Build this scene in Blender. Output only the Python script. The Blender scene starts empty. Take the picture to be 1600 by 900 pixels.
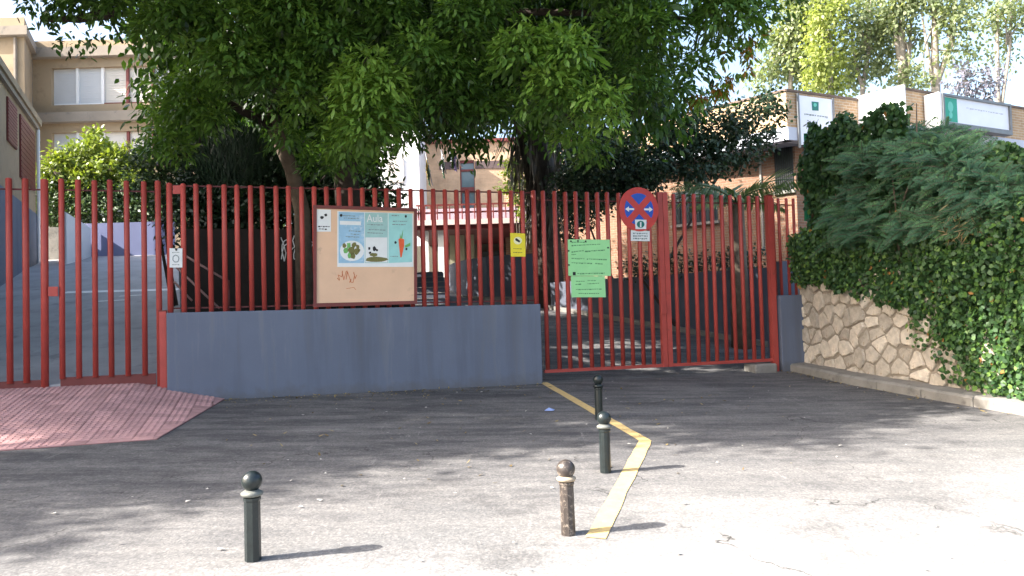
import bpy, math, random
import numpy as np
from mathutils import Vector, Matrix
random.seed(7)
RNG = np.random.default_rng(11)
R = math.radians
SC = bpy.context.scene
COL = SC.collection

# ------------------------------------------------------------------ camera
PITCH = math.atan(42 / 1200); ROLL = .028; FPX = 1200.0
EYE = np.array([0, 0, 1.6])
_F = np.array([0, math.cos(PITCH), math.sin(PITCH)])
_U = np.array([0, -math.sin(PITCH), math.cos(PITCH)])
_R = np.array([1.0, 0, 0])
CR = _R * math.cos(ROLL) - _U * math.sin(ROLL)
CU = _U * math.cos(ROLL) + _R * math.sin(ROLL)
cam = bpy.data.cameras.new('camera')
cam.sensor_width = 36; cam.lens = 36 * FPX / 1600; cam.clip_end = 3000; cam.clip_start = .05
camo = bpy.data.objects.new('camera', cam); COL.objects.link(camo)
camo.matrix_world = Matrix(((CR[0], CU[0], -_F[0], EYE[0]), (CR[1], CU[1], -_F[1], EYE[1]), (CR[2], CU[2], -_F[2], EYE[2]), (0, 0, 0, 1)))
SC.camera = camo

# ------------------------------------------------------------------ sky, sun, exposure
SUN_EL = R(35.5)
SUN_H = np.array([-.959, -.284])            # horizontal direction towards the sun
SUN_STRENGTH = 4.3; SKY_STRENGTH = .14; EXPOSURE = 2.0
w = bpy.data.worlds.new('World'); SC.world = w; w.use_nodes = True
nt = w.node_tree
sky = nt.nodes.new('ShaderNodeTexSky'); sky.sky_type = 'NISHITA'; sky.sun_disc = False
sky.sun_elevation = SUN_EL; sky.sun_rotation = math.atan2(SUN_H[0], SUN_H[1])
sky.air_density = 1.0; sky.dust_density = 4.0; sky.ozone_density = .6
bg = nt.nodes['Background']; bg.inputs[1].default_value = SKY_STRENGTH
nt.links.new(sky.outputs[0], bg.inputs[0])
sl = bpy.data.lights.new('sun', 'SUN'); sl.energy = SUN_STRENGTH; sl.angle = R(.53); sl.color = (1, .95, .88)
so = bpy.data.objects.new('sun', sl); COL.objects.link(so)
sd = Vector((SUN_H[0] * math.cos(SUN_EL), SUN_H[1] * math.cos(SUN_EL), math.sin(SUN_EL)))
so.rotation_euler = sd.to_track_quat('Z', 'Y').to_euler(); so.location = (-20, -8, 20)
SC.view_settings.view_transform = 'Standard'; SC.view_settings.look = 'None'
SC.view_settings.exposure = EXPOSURE; SC.view_settings.gamma = 1; SC.view_settings.use_curve_mapping = False

# ------------------------------------------------------------------ measuring helpers
def ray(x, y): return _F * FPX + CR * (x - 800) + CU * (450 - y)
def P(x, y, Y):
    d = ray(x, y); return EYE + d * (Y / d[1])
class Plane:
    """an upright plane in the place: origin o, level direction u, facing n"""
    def __init__(s, a, b):
        s.o = np.array([a[0], a[1], 0.0]); u = np.array([b[0] - a[0], b[1] - a[1], 0.0]); s.len = np.linalg.norm(u)
        s.u = u / s.len; s.n = np.array([s.u[1], -s.u[0], 0]); s.ang = math.atan2(s.u[1], s.u[0])
    def hit(s, x, y, off=0.0):
        d = ray(x, y); t = np.dot(s.o + s.n * off - EYE, s.n) / np.dot(d, s.n); p = EYE + d * t
        return float(np.dot(p - s.o, s.u)), float(p[2])
    def at(s, t, z, off=0.0): return s.o + s.u * t + s.n * off + np.array([0, 0, z])
FEN = Plane((-4.67, 10.4), (.3905, 11.93))
def gz(x, y):
    """height of the ground: a gentle slope outside, steeper inside the fence"""
    d = np.dot(np.array([x, y, 0]) - FEN.o, -FEN.n) - .3
    return .046 * min(y, 40) - .02 * max(-30, min(30, x)) + .11 * max(0, min(12, d))

# ------------------------------------------------------------------ mesh helpers
def wloc(o):
    v = Vector((0, 0, 0))
    while o is not None: v += o.location; o = o.parent
    return v
def link(name, me, parent=None, mats=(), loc=None, smooth=False):
    for m in mats: me.materials.append(m)
    if smooth: me.polygons.foreach_set('use_smooth', [True] * len(me.polygons))
    o = bpy.data.objects.new(name, me); COL.objects.link(o)
    if parent is not None: o.parent = parent
    if loc is not None: o.location = Vector(loc) - (wloc(parent) if parent else Vector((0, 0, 0)))
    return o
class MB:
    def __init__(s): s.v = []; s.f = []; s.m = []
    def add(s, vs, fs, mi=0):
        b = len(s.v); s.v += [tuple(map(float, q)) for q in vs]
        for q in fs: s.f.append([b + i for i in q]); s.m.append(mi)
        return s
    def hexa(s, q, mi=0):
        return s.add(q, [(3, 2, 1, 0), (4, 5, 6, 7), (0, 1, 5, 4), (1, 2, 6, 5), (2, 3, 7, 6), (3, 0, 4, 7)], mi)
    def box(s, x0, x1, y0, y1, z0, z1, mi=0):
        return s.hexa([(x0, y0, z0), (x1, y0, z0), (x1, y1, z0), (x0, y1, z0), (x0, y0, z1), (x1, y0, z1), (x1, y1, z1), (x0, y1, z1)], mi)
    def pbox(s, pl, t0, t1, z0, z1, o0, o1, mi=0):
        """box on a plane: along t, height z, from offset o0 (back) to o1 (front)"""
        A = pl.at
        return s.hexa([A(t0, z0, o1), A(t1, z0, o1), A(t1, z0, o0), A(t0, z0, o0), A(t0, z1, o1), A(t1, z1, o1), A(t1, z1, o0), A(t0, z1, o0)], mi)
    def prism(s, poly, vec, mi=0):
        n = len(poly); vec = np.array(vec)
        top = [np.array(p) + vec for p in poly]
        return s.add(list(poly) + top, [list(range(n))[::-1], list(range(n, 2 * n))] + [(i, (i + 1) % n, n + (i + 1) % n, n + i) for i in range(n)], mi)
    def path(s, pts, rad, n=8, mi=0, cap=True):
        pts = [np.array(p, float) for p in pts]; m = len(pts)
        if not hasattr(rad, '__len__'): rad = [rad] * m
        vs = []; ref = np.array([.3, .8, .1])
        for i, p in enumerate(pts):
            d = pts[min(i + 1, m - 1)] - pts[max(i - 1, 0)]; d /= np.linalg.norm(d) + 1e-9
            if abs(d[2]) > .95: ref = np.array([1., 0, 0])
            elif i == 0: ref = np.array([0, 0, 1.])
            a = np.cross(d, ref); a /= np.linalg.norm(a) + 1e-9; b = np.cross(d, a)
            for k in range(n):
                t = 2 * math.pi * k / n; vs.append(p + rad[i] * (a * math.cos(t) + b * math.sin(t)))
        fs = [(i * n + k, i * n + (k + 1) % n, (i + 1) * n + (k + 1) % n, (i + 1) * n + k) for i in range(m - 1) for k in range(n)]
        if cap: fs += [tuple(range(n))[::-1], tuple(range((m - 1) * n, m * n))]
        return s.add(vs, fs, mi)
    def lathe(s, prof, c=(0, 0, 0), n=16, mi=0, rot=0):
        vs = [(c[0] + r * math.cos(2 * math.pi * k / n + rot), c[1] + r * math.sin(2 * math.pi * k / n + rot), c[2] + z) for r, z in prof for k in range(n)]
        m = len(prof)
        fs = [(i * n + k, i * n + (k + 1) % n, (i + 1) * n + (k + 1) % n, (i + 1) * n + k) for i in range(m - 1) for k in range(n)]
        fs += [tuple(range(n))[::-1], tuple(range((m - 1) * n, m * n))]
        return s.add(vs, fs, mi)
    def plate(s, pl, px, off, th=.003, mi=0):
        """flat piece on a plane, outline given by where its corners are seen on that plane"""
        poly = [pl.at(*pl.hit(x, y, off), off) for x, y in px]
        nn = np.cross(poly[1] - poly[0], poly[2] - poly[1])
        if np.dot(nn, pl.n) < 0: poly = poly[::-1]
        return s.prism(poly, pl.n * th, mi)
    def mesh(s, name, off=(0, 0, 0)):
        me = bpy.data.meshes.new(name)
        me.from_pydata([(a - off[0], b - off[1], c - off[2]) for a, b, c in s.v], [], s.f)
        if any(s.m): me.polygons.foreach_set('material_index', s.m)
        me.update(); return me
    def build(s, name, mats, parent=None, smooth=False, loc=None):
        if not isinstance(mats, (list, tuple)): mats = [mats]
        if loc is None: base = wloc(parent) if parent else Vector((0, 0, 0)); o = link(name, s.mesh(name, base), parent, mats, None, smooth)
        else: o = link(name, s.mesh(name, loc), parent, mats, loc, smooth)
        return o
def tag(o, label=None, cat=None, group=None, kind=None):
    if label: o['label'] = label
    if cat: o['category'] = cat
    if group: o['group'] = group
    if kind: o['kind'] = kind
    return o
def thing(name, label, cat, loc=(0, 0, 0), group=None):
    o = bpy.data.objects.new(name, None); COL.objects.link(o); o.location = loc; o.empty_display_size = .2
    return tag(o, label, cat, group)
def struct(o): o['kind'] = 'structure'; return o

# ------------------------------------------------------------------ materials
def nodes(name):
    m = bpy.data.materials.new(name); m.use_nodes = True; n = m.node_tree
    return m, n, n.nodes['Principled BSDF']
def N(n, t, **kw):
    q = n.nodes.new(t)
    for k, v in kw.items():
        if k.startswith('i_'): q.inputs[k[2:].replace('_', ' ')].default_value = v
        else: setattr(q, k, v)
    return q
def ramp(n, fac, stops):
    r = n.nodes.new('ShaderNodeValToRGB'); e = r.color_ramp.elements
    while len(e) < len(stops): e.new(.5)
    for q, (p, c) in zip(e, stops): q.position = p; q.color = (*c, 1) if len(c) == 3 else c
    n.links.new(fac, r.inputs[0]); return r.outputs[0]
def mixc(n, fac, a, b, mode='MIX'):
    q = n.nodes.new('ShaderNodeMix'); q.data_type = 'RGBA'; q.blend_type = mode
    for s, v in ((0, fac), (6, a), (7, b)):
        if hasattr(v, 'is_linked'): n.links.new(v, q.inputs[s])
        else: q.inputs[s].default_value = v if s == 0 else (*v, 1)
    return q.outputs[2]
def noise(n, vec, scale, detail=4, rough=.6):
    q = N(n, 'ShaderNodeTexNoise'); q.inputs['Scale'].default_value = scale; q.inputs['Detail'].default_value = detail; q.inputs['Roughness'].default_value = rough
    if vec is not None: n.links.new(vec, q.inputs['Vector'])
    return q.outputs['Fac']
def bump(n, b, h, strength, dist=.01):
    q = N(n, 'ShaderNodeBump'); q.inputs['Strength'].default_value = strength; q.inputs['Distance'].default_value = dist
    n.links.new(h, q.inputs['Height']); n.links.new(q.outputs[0], b.inputs['Normal'])
def sc(c, k): return tuple(min(1, x * k) for x in c)
def M(name, col, rough=.6, var=.18, scale=5, bs=0, bscale=60, metal=0, spec=.35, orand=0, dirt=None, dirt_amt=.5, world=False):
    m, n, b = nodes(name)
    tc = N(n, 'ShaderNodeTexCoord')
    vec = tc.outputs['Object']
    if world: vec = N(n, 'ShaderNodeNewGeometry').outputs['Position']
    c = ramp(n, noise(n, vec, scale, 6), [(.25, sc(col, 1 - var)), (.75, sc(col, 1 + var))])
    if dirt:
        d = ramp(n, noise(n, vec, scale * 1.7, 8, .7), [(1 - dirt_amt, (0, 0, 0)), (min(1, 1.12 - dirt_amt), (1, 1, 1))])
        c = mixc(n, d, c, dirt)
    if orand:
        oi = N(n, 'ShaderNodeObjectInfo'); mr = N(n, 'ShaderNodeMapRange'); mr.inputs[3].default_value = 1 - orand; mr.inputs[4].default_value = 1 + orand
        n.links.new(oi.outputs['Random'], mr.inputs[0])
        hs = N(n, 'ShaderNodeHueSaturation'); n.links.new(c, hs.inputs['Color']); n.links.new(mr.outputs[0], hs.inputs['Value']); c = hs.outputs[0]
    n.links.new(c, b.inputs['Base Color'])
    b.inputs['Roughness'].default_value = rough; b.inputs['Metallic'].default_value = metal; b.inputs['Specular IOR Level'].default_value = spec
    if bs: bump(n, b, noise(n, vec, bscale, 5), bs)
    return m
def brick_mat(name, ang, c1, c2, mortar, bw=.25, bh=.065, gap=.008):
    m, n, b = nodes(name)
    g = N(n, 'ShaderNodeNewGeometry'); sp = N(n, 'ShaderNodeSeparateXYZ'); n.links.new(g.outputs['Position'], sp.inputs[0])
    def mul(o, k):
        q = N(n, 'ShaderNodeMath', operation='MULTIPLY'); n.links.new(o, q.inputs[0]); q.inputs[1].default_value = k; return q.outputs[0]
    ad = N(n, 'ShaderNodeMath', operation='ADD'); n.links.new(mul(sp.outputs[0], math.cos(ang)), ad.inputs[0]); n.links.new(mul(sp.outputs[1], math.sin(ang)), ad.inputs[1])
    cb = N(n, 'ShaderNodeCombineXYZ'); n.links.new(ad.outputs[0], cb.inputs[0]); n.links.new(sp.outputs[2], cb.inputs[1])
    t = N(n, 'ShaderNodeTexBrick'); n.links.new(cb.outputs[0], t.inputs['Vector'])
    t.inputs['Color1'].default_value = (*c1, 1); t.inputs['Color2'].default_value = (*c2, 1); t.inputs['Mortar'].default_value = (*mortar, 1)
    t.inputs['Scale'].default_value = 1; t.inputs['Brick Width'].default_value = bw; t.inputs['Row Height'].default_value = bh; t.inputs['Mortar Size'].default_value = gap; t.inputs['Bias'].default_value = -.1
    c = mixc(n, .8, t.outputs['Color'], ramp(n, noise(n, cb.outputs[0], 1.3, 6), [(.3, (.6, .58, .55)), (.7, (1.15, 1.12, 1.08))]), 'MULTIPLY')
    n.links.new(c, b.inputs['Base Color']); b.inputs['Roughness'].default_value = .85
    iv = N(n, 'ShaderNodeMath', operation='SUBTRACT'); iv.inputs[0].default_value = 1; n.links.new(t.outputs['Fac'], iv.inputs[1]); bump(n, b, iv.outputs[0], .6, .012)
    return m
def leaf_mat(name, stops, trans=.35, rough=.45):
    m, n, b = nodes(name)
    a = N(n, 'ShaderNodeAttribute', attribute_name='tint')
    c = ramp(n, a.outputs['Fac'], stops); n.links.new(c, b.inputs['Base Color']); b.inputs['Roughness'].default_value = rough; b.inputs['Specular IOR Level'].default_value = .4
    t = N(n, 'ShaderNodeBsdfTranslucent'); n.links.new(mixc(n, 1.0, c, (1.3, 1.35, .55), 'MULTIPLY'), t.inputs[0])
    mx = N(n, 'ShaderNodeMixShader'); mx.inputs[0].default_value = trans
    n.links.new(b.outputs[0], mx.inputs[1]); n.links.new(t.outputs[0], mx.inputs[2]); n.links.new(mx.outputs[0], n.nodes['Material Output'].inputs[0])
    return m

def asphalt_mat():
    m, n, b = nodes('asphalt')
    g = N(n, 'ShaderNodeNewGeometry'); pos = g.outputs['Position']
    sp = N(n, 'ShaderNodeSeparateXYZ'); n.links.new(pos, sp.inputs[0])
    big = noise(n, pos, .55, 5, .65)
    # asphalt is darker by the fence, paler towards the camera and right, noisy edge
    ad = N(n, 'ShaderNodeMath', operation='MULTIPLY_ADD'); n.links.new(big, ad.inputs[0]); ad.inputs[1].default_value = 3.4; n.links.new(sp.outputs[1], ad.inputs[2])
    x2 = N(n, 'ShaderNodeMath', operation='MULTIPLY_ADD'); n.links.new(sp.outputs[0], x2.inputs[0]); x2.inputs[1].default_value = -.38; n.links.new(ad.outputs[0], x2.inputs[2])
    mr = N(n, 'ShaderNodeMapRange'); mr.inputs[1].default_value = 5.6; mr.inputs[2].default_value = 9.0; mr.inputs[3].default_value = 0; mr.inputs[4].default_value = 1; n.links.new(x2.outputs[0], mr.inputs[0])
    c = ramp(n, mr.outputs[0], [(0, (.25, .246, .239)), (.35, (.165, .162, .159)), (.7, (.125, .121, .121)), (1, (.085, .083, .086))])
    # traffic-direction streaks of dust
    mp = N(n, 'ShaderNodeMapping'); mp.inputs['Scale'].default_value = (.5, 2.2, 1); mp.inputs['Rotation'].default_value = (0, 0, R(-14)); n.links.new(pos, mp.inputs[0])
    st = ramp(n, noise(n, mp.outputs[0], 1.6, 8, .72), [(.40, (0, 0, 0)), (.72, (1, 1, 1))])
    c = mixc(n, st, c, mixc(n, .6, c, (.32, .305, .285)))
    dk = ramp(n, noise(n, pos, 1.1, 7, .7), [(.54, (0, 0, 0)), (.66, (1, 1, 1))]); c = mixc(n, dk, c, mixc(n, .32, c, (.05, .048, .05)))
    mp2 = N(n, 'ShaderNodeMapping'); mp2.inputs['Scale'].default_value = (2.6, .35, 1); mp2.inputs['Rotation'].default_value = (0, 0, R(24)); n.links.new(pos, mp2.inputs[0])
    sf = ramp(n, noise(n, mp2.outputs[0], 3.2, 9, .78), [(.60, (0, 0, 0)), (.70, (1, 1, 1))]); c = mixc(n, sf, c, mixc(n, .4, c, (.42, .4, .38)))
    sc1 = ramp(n, noise(n, pos, 9, 8, .75), [(.55, (0, 0, 0)), (.75, (1, 1, 1))])
    c = mixc(n, sc1, c, mixc(n, .35, c, (.36, .34, .32)))
    ag = N(n, 'ShaderNodeTexVoronoi'); ag.inputs['Scale'].default_value = 75; n.links.new(pos, ag.inputs['Vector'])
    bw = N(n, 'ShaderNodeRGBToBW'); n.links.new(ag.outputs['Color'], bw.inputs[0])
    c = mixc(n, 1, c, ramp(n, bw.outputs[0], [(.15, (.8, .8, .8)), (.6, (1, 1, 1)), (.9, (1.3, 1.28, 1.26))]), 'MULTIPLY')
    c = mixc(n, 1, c, ramp(n, noise(n, pos, 28, 6, .7), [(.3, (.84, .84, .84)), (.7, (1.16, 1.16, 1.16))]), 'MULTIPLY')
    # cracks
    dn = N(n, 'ShaderNodeTexNoise'); dn.inputs['Scale'].default_value = 2.2; dn.inputs['Detail'].default_value = 6; n.links.new(pos, dn.inputs['Vector'])
    wv = N(n, 'ShaderNodeVectorMath', operation='MULTIPLY_ADD'); n.links.new(dn.outputs['Color'], wv.inputs[0]); wv.inputs[1].default_value = (.9, .9, 0); n.links.new(pos, wv.inputs[2])
    cr = N(n, 'ShaderNodeTexVoronoi', feature='DISTANCE_TO_EDGE'); cr.inputs['Scale'].default_value = .62; n.links.new(wv.outputs[0], cr.inputs['Vector'])
    ck = ramp(n, cr.outputs['Distance'], [(.0012, (1, 1, 1)), (.0045, (0, 0, 0))])
    cm = ramp(n, noise(n, pos, .9, 3), [(.5, (0, 0, 0)), (.58, (1, 1, 1))])
    ckm = mixc(n, 1, ck, cm, 'MULTIPLY')
    c = mixc(n, ckm, c, (.035, .033, .032))
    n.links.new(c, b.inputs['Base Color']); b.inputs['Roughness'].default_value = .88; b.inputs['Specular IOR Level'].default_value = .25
    h = N(n, 'ShaderNodeMath', operation='ADD'); n.links.new(bw.outputs[0], h.inputs[0]); n.links.new(noise(n, pos, 30, 5), h.inputs[1])
    bump(n, b, h.outputs[0], .55, .006)
    return m

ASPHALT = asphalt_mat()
RED = M('red paint', (.42, .066, .052), .45, .2, 3, bs=.12, bscale=40, spec=.4, orand=.12, dirt=(.22, .05, .04), dirt_amt=.40)
DARKRED = M('dark red paint', (.10, .016, .016), .5, .2, 6)
SLATE = M('slate blue wall paint', (.132, .153, .207), .8, .07, 1.2, bs=.25, bscale=45, dirt=(.17, .18, .21), dirt_amt=.36, world=True)
def slate_streaks(m):
    n = m.node_tree; b = n.nodes['Principled BSDF']; c = b.inputs['Base Color'].links[0].from_socket
    g = N(n, 'ShaderNodeNewGeometry'); mp = N(n, 'ShaderNodeMapping'); mp.inputs['Scale'].default_value = (3.2, 3.2, .22); n.links.new(g.outputs['Position'], mp.inputs[0])
    st = ramp(n, noise(n, mp.outputs[0], 2.2, 7, .7), [(.52, (0, 0, 0)), (.74, (1, 1, 1))]); c = mixc(n, st, c, mixc(n, .55, c, (.24, .245, .26)))
    ds = ramp(n, noise(n, mp.outputs[0], 1.1, 6, .65), [(.5, (0, 0, 0)), (.7, (1, 1, 1))]); c = mixc(n, ds, c, mixc(n, .6, c, (.075, .085, .11)))
    sp = N(n, 'ShaderNodeSeparateXYZ'); n.links.new(g.outputs['Position'], sp.inputs[0])   # splashed dirt along the foot
    ad = N(n, 'ShaderNodeMath', operation='MULTIPLY_ADD'); n.links.new(noise(n, g.outputs['Position'], 5, 6, .7), ad.inputs[0]); ad.inputs[1].default_value = .5; n.links.new(sp.outputs[2], ad.inputs[2])
    ft = ramp(n, ad.outputs[0], [(.80, (1, 1, 1)), (.96, (0, 0, 0))]); c = mixc(n, ft, c, mixc(n, .5, c, (.11, .105, .1)))
    n.links.new(c, b.inputs['Base Color'])
slate_streaks(SLATE)
SLATE_DARK = M('grey wall paint', (.105, .115, .145), .85, .15, 1.5, bs=.2, bscale=35, world=True)
CONC = M('concrete', (.25, .235, .21), .9, .22, 3, bs=.4, bscale=40, dirt=(.16, .15, .135), dirt_amt=.45, world=True)
PAVE_CONC = M('ramp concrete', (.36, .355, .36), .9, .2, 1.2, bs=.3, bscale=30, dirt=(.25, .25, .255), dirt_amt=.45, world=True)
TILE = M('red paving tile', (.5, .285, .27), .8, .16, 9, bs=.2, bscale=80, orand=.16, dirt=(.46, .30, .27), dirt_amt=.42)
GROUT = M('paving grout', (.26, .13, .12), .9, .2, 12)
STONE = M('pale wall stone', (.56, .49, .40), .9, .3, 9, bs=1.0, bscale=22, orand=.26, dirt=(.40, .31, .21), dirt_amt=.42)
MORTAR = M('wall mortar', (.31, .265, .21), .95, .22, 7, bs=.5, bscale=50, world=True)
YELLOW = M('yellow road paint', (.66, .47, .2), .8, .15, 14, bs=.3, bscale=90, dirt=(.26, .21, .14), dirt_amt=.42, world=True)
IRON = M('green black bollard paint', (.012, .018, .019), .33, .3, 14, bs=.25, bscale=60, spec=.5, dirt=(.09, .10, .095), dirt_amt=.36)
IRON_WORN = M('worn brown bollard paint', (.05, .04, .035), .4, .4, 18, bs=.3, bscale=60, spec=.5, dirt=(.24, .2, .165), dirt_amt=.47)
COLLAR = M('weathered pale collar', (.15, .155, .14), .6, .3, 20, dirt=(.09, .095, .09), dirt_amt=.45)
COLLAR_TAN = M('weathered tan collar', (.36, .29, .21), .6, .3, 20, dirt=(.16, .12, .09), dirt_amt=.4)
BARK = M('grey brown bark', (.13, .098, .07), .95, .4, 7, bs=1, bscale=14)
BARK_DARK = M('dark bark', (.05, .038, .03), .95, .4, 9, bs=1, bscale=16)
BARK_PALE = M('pale poplar bark', (.30, .265, .22), .9, .3, 3, bs=.6, bscale=10)
WHITE = M('white paint', (.78, .78, .77), .6, .05, 2)
WHITE_SIGN = M('white sign face', (.72, .75, .82), .4, .05, 2)
PAPER = M('white paper', (.75, .77, .76), .7, .05, 9)
INK = M('black ink', (.02, .02, .022), .6, .1, 9)
GREYINK = M('grey ink', (.22, .26, .26), .6, .1, 9)
TEAL = M('teal sign print', (.015, .30, .20), .4, .08, 3)
TEAL_DARK = M('dark teal print', (.012, .16, .13), .4, .08, 3)
TEAL_LIGHT = M('light teal print', (.12, .48, .38), .4, .08, 3)
STEEL = M('grey metal frame', (.16, .165, .17), .4, .15, 5, metal=.3)
PEACH_BOARD = M('peach board paint', (.74, .49, .325), .75, .07, 3, bs=.1, bscale=60, dirt=(.58, .38, .26), dirt_amt=.40)
POSTER_BLUE = M('pale blue poster', (.30, .50, .66), .5, .14, 6, dirt=(.5, .64, .75), dirt_amt=.48)
POSTER_GREEN = M('grey green poster', (.34, .55, .53), .5, .12, 6)
POSTER_MINT = M('mint poster', (.33, .64, .62), .5, .1, 6)
NOTE = M('green paper', (.36, .75, .34), .75, .07, 5)
NOTEINK = M('green paper ink', (.10, .30, .12), .7, .1, 9)
SIGN_RED = M('traffic sign red', (.55, .05, .04), .4, .12, 5, dirt=(.42, .07, .07), dirt_amt=.4)
SIGN_BLUE = M('traffic sign blue', (.02, .09, .48), .4, .12, 6)
SIGN_YELLOW = M('yellow plastic sign', (.82, .68, .03), .45, .06, 5)
PALE_YELLOW = M('pale yellow print', (.85, .82, .5), .5, .05, 5)
OLIVE = M('olive print', (.17, .16, .05), .6, .3, 60)
ORANGE = M('orange red print', (.75, .12, .04), .6, .15, 30)
LEAFPRINT = M('leaf green print', (.16, .42, .12), .6, .15, 30)
ORANGE_SCRAWL = M('orange spray', (.55, .16, .06), .7, .2, 20)
TANWALL = M('tan render wall', (.34, .26, .17), .9, .14, .6, bs=.2, bscale=20, dirt=(.26, .195, .13), dirt_amt=.45, world=True)
TANBAND = M('grey concrete band', (.28, .24, .195), .9, .16, 1, bs=.2, bscale=20, dirt=(.17, .15, .13), dirt_amt=.42, world=True)
BLIND = M('pale window blind', (.56, .57, .58), .5, .06, 1, world=True)
BLIND_CREAM = M('cream window blind', (.62, .58, .52), .5, .06, 1, world=True)
GLASS = M('dark window glass', (.06, .075, .08), .08, .2, 1, spec=.8, world=True)
BROWNRED = M('brown red metal', (.17, .04, .035), .5, .15, 3)
PEACHWALL = brick_mat('peach brick', 0, (.66, .46, .29), (.6, .41, .26), (.62, .46, .32))
DARKBAND = M('brown band', (.12, .085, .08), .8, .2, 2)
PANE = M('blue grey pane', (.13, .18, .20), .12, .2, 1, spec=.7)
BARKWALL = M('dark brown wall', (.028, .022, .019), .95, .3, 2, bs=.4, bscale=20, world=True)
GALV = M('dull pinkish rail', (.34, .2, .18), .5, .2, 8)
GREENMESH = M('green plastic mesh', (.01, .20, .10), .6, .2, 6)
BLUE_SCRAP = M('pale blue paper', (.30, .40, .72), .7, .1, 9)
LITTER = M('pale litter', (.55, .52, .47), .8, .3, 9)
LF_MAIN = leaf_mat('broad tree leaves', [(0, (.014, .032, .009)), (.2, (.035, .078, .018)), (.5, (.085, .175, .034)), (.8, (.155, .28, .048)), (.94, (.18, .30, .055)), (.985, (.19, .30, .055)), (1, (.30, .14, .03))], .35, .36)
LF_BRIGHT = leaf_mat('yellow green leaves', [(0, (.08, .115, .022)), (.5, (.165, .22, .035)), (1, (.28, .32, .06))])
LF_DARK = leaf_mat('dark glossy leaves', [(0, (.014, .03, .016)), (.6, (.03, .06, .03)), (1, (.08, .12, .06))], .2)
LF_VARIEG = leaf_mat('variegated leaves', [(0, (.03, .055, .025)), (.6, (.07, .12, .045)), (.8, (.12, .17, .07)), (1, (.36, .38, .24))], .25)
LF_CONIFER = leaf_mat('conifer needles', [(0, (.012, .03, .018)), (1, (.035, .07, .035))], .15)
LF_IVY = leaf_mat('ivy leaves', [(0, (.02, .055, .022)), (.5, (.05, .115, .035)), (.85, (.10, .20, .042)), (.97, (.16, .27, .055)), (1, (.34, .17, .05))], .25, .5)
LF_FEATHER = leaf_mat('feathery leaves', [(0, (.03, .085, .045)), (.6, (.062, .15, .075)), (1, (.13, .25, .09))], .25, .65)
LF_POPLAR = leaf_mat('poplar leaves', [(0, (.13, .17, .09)), (.5, (.21, .255, .14)), (1, (.35, .38, .23))], .45)
LF_LIME = leaf_mat('lime poplar leaves', [(0, (.17, .21, .06)), (.5, (.26, .31, .085)), (1, (.38, .41, .16))], .45)
LF_PURPLE = leaf_mat('grey violet leaves', [(0, (.12, .12, .16)), (1, (.27, .26, .33))], .3)
LF_PALM = leaf_mat('palm leaves', [(0, (.07, .12, .04)), (.6, (.14, .21, .08)), (1, (.27, .33, .16))], .2)
LF_DEAD = leaf_mat('dry palm leaves', [(0, (.03, .024, .018)), (1, (.12, .095, .07))], .1)
LF_DRY = leaf_mat('dry brown leaves', [(0, (.15, .10, .04)), (1, (.36, .28, .13))], .2)

# ------------------------------------------------------------------ leaves
def unit(a): return a / (np.linalg.norm(a, axis=-1, keepdims=True) + 1e-9)
def rdir(n): return unit(RNG.normal(size=(n, 3)))
class Leaves:
    def __init__(s): s.p = []; s.a = []; s.n = []; s.l = []; s.w = []; s.t = []
    def add(s, p, a, n, l, w, t):
        k = len(p); f = lambda v: np.broadcast_to(np.asarray(v, float), (k,)).copy()
        s.p.append(p); s.a.append(unit(a)); s.n.append(n); s.l.append(f(l)); s.w.append(f(w)); s.t.append(f(t))
    def build(s, name, mat, parent, kind=None, droop=.15):
        p = np.concatenate(s.p); a = np.concatenate(s.a); n = np.concatenate(s.n); l = np.concatenate(s.l)[:, None]; wd = np.concatenate(s.w)[:, None]; t = np.concatenate(s.t)
        base = np.array(wloc(parent)) if parent else np.zeros(3); p = p - base
        sd_ = unit(np.cross(n, a)); n = np.cross(a, sd_)
        V = np.stack([p, p + a * l * .32 + sd_ * wd * .5 - n * wd * .12, p + a * l * .32 - sd_ * wd * .5 - n * wd * .12,
                      p + a * l * .68 + sd_ * wd * .36 - n * l * droop * .5, p + a * l * .68 - sd_ * wd * .36 - n * l * droop * .5, p + a * l - n * l * droop], 1).reshape(-1, 3)
        k = len(p); me = bpy.data.meshes.new(name)
        pat = np.array([0, 2, 1, 1, 2, 4, 3, 3, 4, 5]); li = (np.arange(k)[:, None] * 6 + pat).ravel()
        ls = (np.arange(k)[:, None] * 10 + np.array([0, 3, 7])).ravel()
        me.vertices.add(6 * k); me.vertices.foreach_set('co', V.ravel().astype(np.float32))
        me.loops.add(10 * k); me.loops.foreach_set('vertex_index', li.astype(np.int32))
        me.polygons.add(3 * k); me.polygons.foreach_set('loop_start', ls.astype(np.int32))
        me.update(calc_edges=True)
        at = me.attributes.new('tint', 'FLOAT', 'POINT'); at.data.foreach_set('value', np.repeat(t, 6).astype(np.float32))
        o = link(name, me, parent, [mat]); 
        if kind: o['kind'] = kind
        return o
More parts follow.
